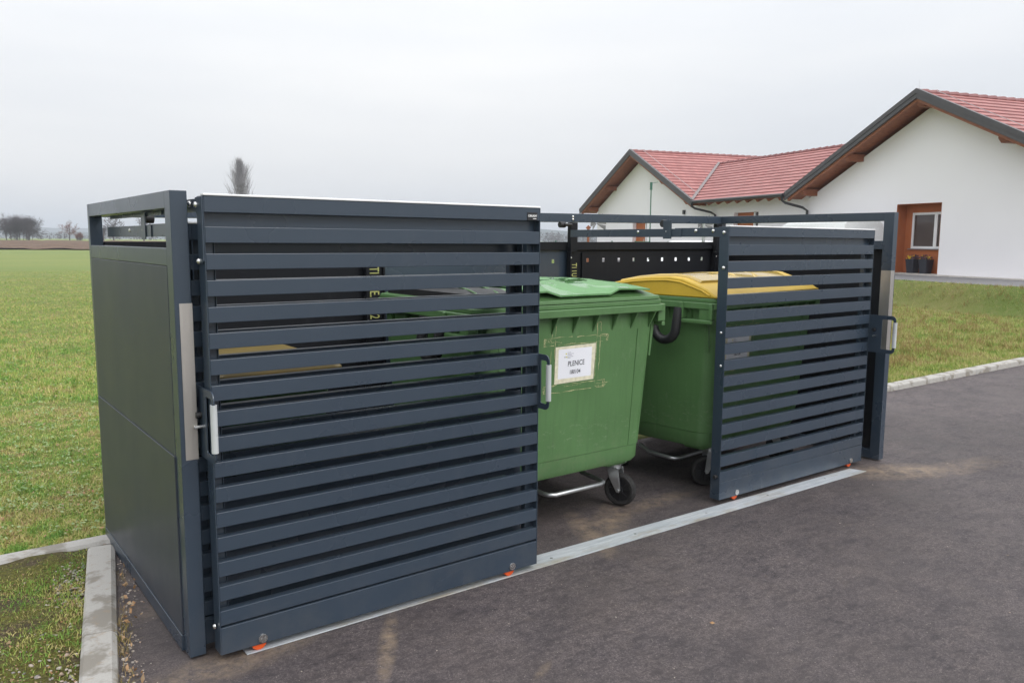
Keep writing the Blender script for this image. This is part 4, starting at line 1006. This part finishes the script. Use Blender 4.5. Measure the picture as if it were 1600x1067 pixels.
    if lid == 'green':
        m = MB(); m.loft([rrect(hx, hy, r, z, 6, 0, cy) for z, hx, hy, r, cy in ((1.2685, .66, .523, .06, 0), (1.288, .657, .520, .06, 0), (1.291, .640, .505, .06, 0), (1.300, .628, .492, .07, 0), (1.306, .615, .480, .07, 0), (1.330, .575, .425, .08, .02), (1.347, .53, .38, .08, .05))])
        ld = m.build('lid', 'green', t, bevel=.003, smooth=40)
        # raised flap sheet with a dropped tongue at the front
        def fz(x, y): return 1.338+.040*(1-((y-.06)/.60)**2)-.012*(x/.55)**4
        xs2 = sorted(set([-.33]+[-.2192+.1096*k for k in range(8)]+[-.215, -.125, .240, .305])); ys2 = [-.515, -.50, -.47, -.42, -.34, -.24, -.12, 0, .12, .24, .36, .46]
        m = MB(); nX = len(xs2)
        def drop(x, y):
            f = 0 if x <= -.215 or x >= .305 else (1 if -.125 <= x <= .240 else ((x+.215)/.09 if x < 0 else (.305-x)/.065))
            return .026*f*max(0, min(1, (-.34-y)/.16))
        for k in range(2):
            for y in ys2:
                for x in xs2: m.v.append((x, y, fz(x, y)-drop(x, y)-.009*k))
        nY = len(ys2); o_ = nX*nY
        for j in range(nY-1):
            for i in range(nX-1): a = j*nX+i; m.f.append((a, a+1, a+nX+1, a+nX)); m.f.append((a+o_, a+nX+o_, a+nX+1+o_, a+1+o_))
        bd = [i for i in range(nX)]+[j*nX+nX-1 for j in range(1, nY)]+[(nY-1)*nX+i for i in range(nX-2, -1, -1)]+[j*nX for j in range(nY-2, 0, -1)]
        for i in range(len(bd)): a, b = bd[i], bd[(i+1) % len(bd)]; m.f.append((a, b, b+o_, a+o_))
        m.build('lid_flap', 'greenlid', ld, smooth=30)
        m = MB()
        for x in (-.45, -.15, .15, .45): m.cyl((x-.05, .50, 1.335), (x+.05, .50, 1.335), .018, 10); m.box(x-.03, x+.03, .46, .50, 1.27, 1.33)
        m.build('hinge', 'green', ld, smooth=50)
        m = MB(); m.loft([rrect(.135, .45, .06, 1.292, 5, -.50, .02), rrect(.135, .45, .06, 1.330, 5, -.50, .02), rrect(.11, .40, .06, 1.352, 5, -.50, .02)]); m.build('lid_end_dark', 'blackplastic', ld, smooth=40)  # black block that darkens the left end of the lid
        for q in (-.60, -.47):
            m = MB(); m.tube([(q, .46*math.cos(R(a)), 1.31+.062*math.sin(R(a))) for a in range(0, 181, 12)], .006, 6); m.build('lid_bead', 'green', ld, smooth=50)
    else:
        # domed sliding lid, profile along y extruded over x with end shells
        prof = [(-.522, 1.262), (-.50, 1.280), (-.44, 1.316), (-.35, 1.348), (-.26, 1.377), (-.16, 1.386), (-.02, 1.380), (.14, 1.362), (.30, 1.332), (.45, 1.295), (.522, 1.262)]
        prof = [(y, z+.006) for y, z in prof]
        def P(f, x): return [(x, y*f, 1.268+(z-1.268)*f) for y, z in prof]
        m = MB(); m.loft([P(1, -.668), P(1, -.60)]+[P(1, -.3), P(1, .3)]+[P(1, .60), P(1, .668)])
        ld = m.build('lid', 'yellow', t, bevel=.012, smooth=30)
        # sunken side groove: raised cover panel over the middle
        m = MB()
        q = [(y, z) for y, z in prof[3:9]]
        def P2(x, d): return [(x, y, z+d) for y, z in q]+[(x, y, z-.004) for y, z in q[::-1]]
        m.loft([P2(-.60, .004), P2(-.585, .016), P2(.585, .016), P2(.60, .004)]); m.build('lid_cover', 'yellowwet', ld, bevel=.003, smooth=30)
        for s_ in (-1, 1):
            m = MB(); w_ = [(s_*.6695, y*.93, 1.268+(z-1.268)*.80) for y, z in prof[1:-1]]; m.tube(w_, .006, 6)
            m.build('lid_bead', 'yellow', ld, smooth=50)
        m = MB()
        for x in (-.5, -.2, .2, .5): m.cyl((x-.04, .535, 1.30), (x+.04, .535, 1.30), .016, 10)
        m.build('hinge', 'yellow', ld, smooth=50)
        m = MB(); m.box(-.60, .60, -.537, -.520, 1.275, 1.292); m.build('lid_lip', 'yellow', ld, bevel=.004)
    if paper is not None:
        px, pz, wP, hP, lines, tilt = paper
        Y0 = lambda z: -(.430+(z-.402)*(.484-.430)/(1.215-.402))-.0012
        def lay(m, x0, x1, z0, z1, off):
            m.add([(x0, Y0(z0)-off, z0), (x1, Y0(z0)-off, z0), (x1+tilt, Y0(z1)-off, z1), (x0+tilt, Y0(z1)-off, z1)], [(0, 1, 2, 3)])
        m = MB(); a, b = px-wP/2, px+wP/2; c0, c1 = pz-hP/2, pz+hP/2
        m.add([(a, Y0(c0), c0), (b, Y0(c0), c0+.004), (b+.004, Y0(c1), c1), (a-.004, Y0(c1), c1-.004), (a, Y0(c0)-.0006, c0), (b, Y0(c0)-.0006, c0+.004), (b+.004, Y0(c1)-.0006, c1), (a-.004, Y0(c1)-.0006, c1-.004)],
              [(0, 3, 2, 1), (4, 5, 6, 7), (0, 1, 5, 4), (1, 2, 6, 5), (2, 3, 7, 6), (3, 0, 4, 7)])
        tp = m.build('label_tape', 'tape', t)
        m = MB(); lay(m, a+.022, b-.022, c0+.026, c1-.018, .0012); pp_ = m.build('paper_label', 'paper', tp)
        ux = (1, 0, .02); uz = (0, -(.484-.430)/(1.215-.402), 1)
        yy_ = lambda z: Y0(z)-.0018
        for (s, size, dx, dz) in lines: text_mesh('print', s, size, 'ink', (px+dx, yy_(pz+dz), pz+dz), ux, uz, pp_, extrude=.0001, bold=.0004, xs=.82)
        for k, (l0, l1) in enumerate(((-.060, -.035), (-.060, -.015), (-.060, -.030), (-.060, -.018), (-.060, -.038))):
            m = MB(); z = c1-.040-.0075*k; m.add([(px+l0, yy_(z), z), (px+l1, yy_(z), z), (px+l1, yy_(z), z+.003), (px+l0, yy_(z), z+.003)], [(0, 1, 2, 3)]); m.build('print_line', 'inkgrey', pp_)
        for (x, z, mt) in ((-.082, -.066, 'inkgrey'), (-.070, -.066, 'inkyellow'), (-.074, -.048, 'inkyellow')):
            m = MB(); zz = c1+z; m.add([(px+x, yy_(zz), zz), (px+x+.009, yy_(zz), zz), (px+x+.009, yy_(zz), zz+.007), (px+x, yy_(zz), zz+.007)], [(0, 1, 2, 3)]); m.build('emblem', mt, pp_)
        rn = random.Random(5)     # dried adhesive edges left by older tape, as thin torn strips
        GQ = []; GL = []
        def strip(x0, z0, x1, z1, wd_):
            n = 14; pts = []
            for i in range(n+1):
                f = i/n; pts.append((x0+(x1-x0)*f+rn.gauss(0, .0016), z0+(z1-z0)*f+rn.gauss(0, .0016), wd_*max(0, rn.gauss(.8, .55))))
            hor = abs(x1-x0) > abs(z1-z0)
            for (xa, za, wa), (xb, zb_, wb) in zip(pts, pts[1:]):
                if rn.random() < .04: continue
                q = [(xa, za-wa/2), (xb, zb_-wb/2), (xb, zb_+wb/2), (xa, za+wa/2)] if hor else [(xa-wa/2, za), (xb-wb/2, zb_), (xb+wb/2, zb_), (xa+wa/2, za)]
                GQ.append(q)
        for (xa, xb, za, zb_) in ((a-.085, b+.09, c1+.006, c1+.046), (a-.075, b+.085, c0-.046, c0-.006), (a-.034, a-.008, c0-.01, c1+.11), (b+.008, b+.034, c0-.02, c1+.115)):
            if xb-xa > .1:
                for z in (za, zb_): strip(xa, z, xb, z, .0026)
                for _ in range(4): z = rn.uniform(za, zb_); x = rn.uniform(xa, xb-.06); strip(x, z, x+rn.uniform(.04, .14), z+rn.gauss(0, .006), .0018)
                for x in (xa, xa+.008, xb, xb-.01): strip(x, za, x, zb_, .004)
            else:
                for x in (xa, xb): strip(x, za, x, zb_, .0026)
                strip(xa, zb_, xb, zb_, .003)
            GL.append(list(GQ)); GQ.clear()
        for GQ_ in GL:
          m = MB()
          for q in GQ_: m.add([(x, Y0(z)-.0005-.0002*rn.random(), z) for x, z in q], [(0, 1, 2, 3)])
          g_ = m.build('glue_residue', 'glue', tp); g_['label'] = 'torn remains of older yellowish tape'
    return t
BINX, BINY = 2.102, .708
big_bin('green four wheeled bin with a green lid and a taped paper reading PLENICE', (BINX, BINY, gz(2.1)), 0, 'green',
        (.028, .935, .285, .207, [('PLENICE', .040, .006, -.010), ('180104', .033, .000, -.055)], -.004))
c6, s6 = math.cos(R(6)), math.sin(R(6))
bc = Vector((3.165, .115, 0))+Vector((c6, s6, 0))*.685+Vector((-s6, c6, 0))*.535
big_bin('green four wheeled bin with a yellow domed lid behind the right slatted door', (bc.x, bc.y, gz(3.8)), R(6), 'yellow',
        (-.33, .935, .30, .20, [('PLENICE', .036, .006, -.004), ('180106', .033, .000, -.050)], 0))
def small_bin(label, loc, rz):
    t = thing('wheeled_bin', label, 'bin', loc, rz)
    m = MB(); m.loft([rrect(.19, .24, .04, .03, 4), rrect(.20, .25, .04, .30, 4), rrect(.255, .325, .05, .985, 4)]); m.build('body', 'green', t, smooth=40)
    m = MB(); m.annulus(rrect(.29, .36, .05, .965, 4), rrect(.245, .315, .04, .965, 4), (0, 0, .03)); m.build('rim', 'green', t, bevel=.004)
    m = MB(); m.loft([rrect(.295, .37, .05, .997, 5), rrect(.295, .37, .05, 1.015, 5), rrect(.27, .345, .06, 1.045, 5), rrect(.20, .26, .06, 1.066, 5)]); ld = m.build('lid', 'yellowshaded', t, bevel=.003, smooth=40)
    m = MB(); m.box(-.10, .10, -.395, -.37, .997, 1.012); m.build('lid_grip', 'yellow', ld, bevel=.004)
    m = MB(); m.tube([(-.22, .36, .98), (-.22, .42, 1.0), (.22, .42, 1.0), (.22, .36, .98)], .014, 8); m.build('handle_bar', 'green', t)
    for s_ in (-1, 1): m = MB(); m.cyl((s_*.20, .22, .10), (s_*.25, .22, .10), .10, 24); m.build('wheel', 'rubber', t, bevel=.008)
    m = MB(); m.cyl((-.2, .22, .10), (.2, .22, .10), .012, 8); m.build('axle', 'galv', t)
    return t
small_bin('small bin with a yellow lid, half hidden behind the left slatted doors', (.50, .66, 0), 0)

# ------------------------------------------------------------------ grass and ground cover
def blades(name, label, pts, h, wd, mat, lean=.6, two=True):
    n = len(pts); a = RNG.uniform(0, 2*np.pi, n); hh = h*RNG.uniform(.45, 1.25, n); ww = wd*RNG.uniform(.6, 1.3, n)
    la = RNG.uniform(0, 2*np.pi, n); ll = np.abs(RNG.normal(0, lean, n))
    dx, dy = np.cos(a)*ww/2, np.sin(a)*ww/2; lx, ly = np.cos(la)*ll*hh, np.sin(la)*ll*hh
    z = pts[:, 2]
    v0 = np.stack([pts[:, 0]-dx, pts[:, 1]-dy, z-.003], -1); v1 = np.stack([pts[:, 0]+dx, pts[:, 1]+dy, z-.003], -1)
    mz = z+hh*.6/np.sqrt(1+ll**2*.5); tz = z+hh/np.sqrt(1+ll**2)
    v2 = np.stack([pts[:, 0]+dx*.8+lx*.35, pts[:, 1]+dy*.8+ly*.35, mz], -1); v3 = np.stack([pts[:, 0]-dx*.8+lx*.35, pts[:, 1]-dy*.8+ly*.35, mz], -1)
    v4 = np.stack([pts[:, 0]+lx, pts[:, 1]+ly, tz], -1)
    if two:
        V = np.stack([v0, v1, v2, v3, v4], 1).reshape(-1, 3); b = np.arange(n)[:, None]*5
        F = (b+np.array([[0, 1, 2, 0, 2, 3, 3, 2, 4]])).reshape(-1)
    else:
        V = np.stack([v0, v1, v4], 1).reshape(-1, 3); F = (np.arange(n)[:, None]*3+np.array([[0, 1, 2]])).reshape(-1)
    o = npmesh(name, V, F, 3, mat); return tag(o, label, 'grass', kind='stuff')
cx, cy = CAM.x, CAM.y
def polar(n, d0, d1, px0, px1, pw=1.0):     # points spread around the viewpoint by distance, denser nearby
    u = RNG.uniform(0, 1, n); d = d0*(d1/d0)**u if pw == 1 else (d0**pw+(d1**pw-d0**pw)*u)**(1/pw)
    az = RNG.uniform(math.atan((px0-800)/1254), math.atan((px1-800)/1254), n)
    x = cx+d*(FH.x*np.cos(az)+RH.x*np.sin(az)); y = cy+d*(FH.y*np.cos(az)+RH.y*np.sin(az)); return x, y, d
x, y, d = polar(380000, 4.3, 46, -330, 460); k = (y > 1.56) & ~((x > .0) & (x < 5) & (y < 1.62))
x, y, d = x[k], y[k], d[k]
near = d < 9
for msk, hh, wv, two, lab in ((near, .040, .0042, True, 'short lawn grass with straw coloured tips beside the shelter'), (~near, .055, .010, False, 'short field grass farther out beyond the shelter')):
    P_ = np.stack([x[msk], y[msk], hgt(x[msk], y[msk])], -1); blades('field_grass', lab, P_, hh*(.55+.8*np.clip(.5+.5*np.sin(P_[:, 0]*3.1+np.sin(P_[:, 1]*2.3)*2)*np.cos(P_[:, 1]*2.7), 0, 1)), wv, 'blade', 1.7, two)
x, y, d = polar(620000, 6, 27, 700, 1880)
v = (x-BP.x)*BV.x+(y-BP.y)*BV.y; k = (y > 1.56+.0105*x) & (v < -3.6) & (x > 5.06)
P_ = np.stack([x[k], y[k], hgt(x[k], y[k])], -1); blades('bank_grass', 'grass of the verge and low bank below the white building', P_, .06, .009, 'bladebank', .8, False)
# taller dry clumps along the foot of the bank
x, y, d = polar(3600, 9, 24, 900, 1850); v = (x-BP.x)*BV.x+(y-BP.y)*BV.y; k = (y > 2.2) & (v < -3.7); x, y = x[k], y[k]
xc = np.repeat(x, 16)+RNG.normal(0, .035, len(x)*16); yc = np.repeat(y, 16)+RNG.normal(0, .035, len(x)*16)
blades('dry_grass', 'scattered taller dry tufts in the verge below the bank', np.stack([xc, yc, hgt(xc, yc)], -1), .11, .010, 'straw', .6, False)
# broad-leaved weeds and fallen leaves lying in the lawn
def flat_leaves(name, label, x, y, z, r0, r1, mat, cat):
    n = len(x); c = np.stack([x, y, z], -1); a = RNG.uniform(0, 6.28, n); s_ = RNG.uniform(r0, r1, n)
    e1 = np.stack([np.cos(a)*s_, np.sin(a)*s_, RNG.normal(0, .25, n)*s_], -1); e2 = np.stack([-np.sin(a)*s_*.45, np.cos(a)*s_*.45, RNG.normal(0, .25, n)*s_], -1)
    V = np.stack([c-e1, c-e2, c+e1, c+e2], 1).reshape(-1, 3); return tag(npmesh(name, V, np.arange(n*4), 4, mat), label, cat, kind='stuff')
x, y, d = polar(1300, 4.3, 14, -330, 460); k = (y > 1.7) & ~((x > -.05) & (y < 1.7)); x, y = x[k], y[k]
xc = np.repeat(x, 9)+RNG.normal(0, .028, len(x)*9); yc = np.repeat(y, 9)+RNG.normal(0, .028, len(x)*9)
flat_leaves('broad_weeds', 'broad leaved weeds in the lawn beside the shelter', xc, yc, hgt(xc, yc)+.024+RNG.uniform(0, .012, len(xc)), .005, .014, 'weed', 'weeds')
x, y, d = polar(1700, 4.3, 16, -330, 460); k = y > 1.65; x, y = x[k], y[k]
flat_leaves('fallen_leaves', 'fallen brown and orange leaves scattered over the lawn', x, y, hgt(x, y)+.034, .006, .016, 'leaf', 'leaves')
# bed: moss blades, gravel and leaves
n = 80000; y = RNG.uniform(-1.6, 1.38, n); xr = -.06+.1855*(y-1)-.135; x = xr-RNG.exponential(1.0, n)
m_ = (np.sin(x*5+1)*np.cos(y*4)+RNG.normal(0, .7, n)) > .35
P_ = np.stack([x[m_], y[m_], np.full(m_.sum(), .016)], -1); blades('moss_grass', 'sparse mossy grass in the soil bed beside the kerb', P_, .020, .0032, 'blade', 1.2, True)
def stones(name, label, x, y, z, r, mat='stone', flat=.6, cat='gravel'):
    vs = []; fs = []
    ico = bmesh.new(); bmesh.ops.create_icosphere(ico, subdivisions=1, radius=1); base = np.array([v.co[:] for v in ico.verts]); tri = np.array([[v.index for v in f.verts] for f in ico.faces]); ico.free()
    for i in range(len(x)):
        s_ = r[i]*RNG.uniform(.6, 1.3, 3)*np.array([1, 1, flat]); q = base*(1+RNG.normal(0, .28, base.shape))*s_; a = RNG.uniform(0, 6.28)
        q = q @ np.array([[math.cos(a), -math.sin(a), 0], [math.sin(a), math.cos(a), 0], [0, 0, 1]])
        fs.append(tri+len(vs)*len(base)); vs.append(q+np.array([x[i], y[i], z[i]]))
    return tag(npmesh(name, np.concatenate(vs), np.concatenate(fs).reshape(-1), 3, mat), label, cat, kind='stuff')
n = 900; y = RNG.uniform(-1.2, 1.35, n); xr = -.06+.1855*(y-1)-.14; x = xr-np.abs(RNG.normal(0, .07, n))-np.where(RNG.uniform(size=n) < .25, RNG.uniform(0, .9, n), 0); q_ = np.sin(y*6+2)+.6*np.sin(y*17) > -.3; x = np.where(q_, x, x-RNG.uniform(0, .5, n))
stones('gravel', 'pale gravel scattered in the bed along the kerb', x, y, np.full(n, .016), RNG.uniform(.002, .010, n)**1.0)
n = 2600; y = RNG.uniform(-1.2, 1.35, n); x = -.06+.1855*(y-1)-.14-RNG.uniform(0, 1.0, n)
stones('litter', 'fine brown litter and small stones strewn over the mossy bed', x, y, np.full(n, .018), RNG.uniform(.0015, .0055, n), 'leaf', .5, 'litter')
n = 420; x, y, d = polar(n, 2.5, 11, -300, 1900); k = (y < -.15) & (x > -.2); x, y = x[k], y[k]
stones('grit', 'scattered loose grit on the open tarmac', x, y, np.array([gz(q) for q in x])+.001, RNG.uniform(.001, .004, len(x)))
x, y, d = polar(26, 3.0, 9, -200, 1800); k = (y < -.2) & (x > -.1); x, y = x[k], y[k]
flat_leaves('tarmac_leaves', 'a few small dead leaves lying on the open tarmac', x, y, np.array([gz(q) for q in x])+.005, .006, .014, 'leaf', 'leaves')
n = 260; y = RNG.uniform(-.9, 1.3, n); x = -.06+.1855*(y-1)+np.abs(RNG.normal(0, .05, n))+.006
stones('grit', 'loose grit between the kerb and the end frame', x, y, np.array([gz(q) for q in x])+.001, RNG.uniform(.002, .007, n))
# dead leaves
n = 320; y = RNG.uniform(-1.2, 1.35, n); x = np.where(RNG.uniform(size=n) < .35, -.05+.1855*(y-1)+np.abs(RNG.normal(0, .03, n)), -.06+.1855*(y-1)-.16-np.abs(RNG.normal(0, .5, n)))
c = np.stack([x, y, np.full(n, .022)], -1); a = RNG.uniform(0, 6.28, n); s_ = RNG.uniform(.004, .013, n)
e1 = np.stack([np.cos(a)*s_, np.sin(a)*s_, RNG.normal(0, .004, n)], -1); e2 = np.stack([-np.sin(a)*s_*.5, np.cos(a)*s_*.5, RNG.normal(0, .005, n)], -1)
V = np.stack([c-e1, c-e2, c+e1, c+e2], 1).reshape(-1, 3); F = np.arange(n*4)
tag(npmesh('dead_leaves', V, F, 4, 'leaf'), 'small dead leaves in the bed and along the kerb', 'leaves', kind='stuff')
# weeds along the kerb on the tarmac side
cl = [(-.9, 40), (-.62, 30), (-.28, 60), (-.10, 110), (.06, 20), (.20, 45), (.31, 60), (.45, 45), (.62, 15), (.95, 25)]
xc = np.concatenate([RNG.normal(-.06+.1855*(yy_-1)+.018, .012, q) for yy_, q in cl]); yc = np.concatenate([RNG.normal(yy_, .035, q) for yy_, q in cl])
blades('kerb_weeds', 'dry weeds growing along the kerb at the tarmac edge', np.stack([xc, yc, np.zeros(len(xc))], -1), .042, .0022, 'straw', 1.1, True)

# ------------------------------------------------------------------ haze
mb = MB(); mb.box(-3800, 3800, -450, 4300, -2.0, 60); hz = mb.build('haze', 'white'); tag(hz, 'thin damp winter haze lying over the fields', 'haze', kind='stuff')
hm = bpy.data.materials.new('haze'); hm.use_nodes = True; n_ = hm.node_tree.nodes; n_.clear(); o_ = n_.new('ShaderNodeOutputMaterial'); pv = n_.new('ShaderNodeVolumePrincipled')
pv.inputs['Color'].default_value = (.86, .92, 1, 1); pv.inputs['Density'].default_value = .0006; pv.inputs['Anisotropy'].default_value = 0.1
hm.node_tree.links.new(pv.outputs[0], o_.inputs['Volume']); hz.data.materials.clear(); hz.data.materials.append(hm)
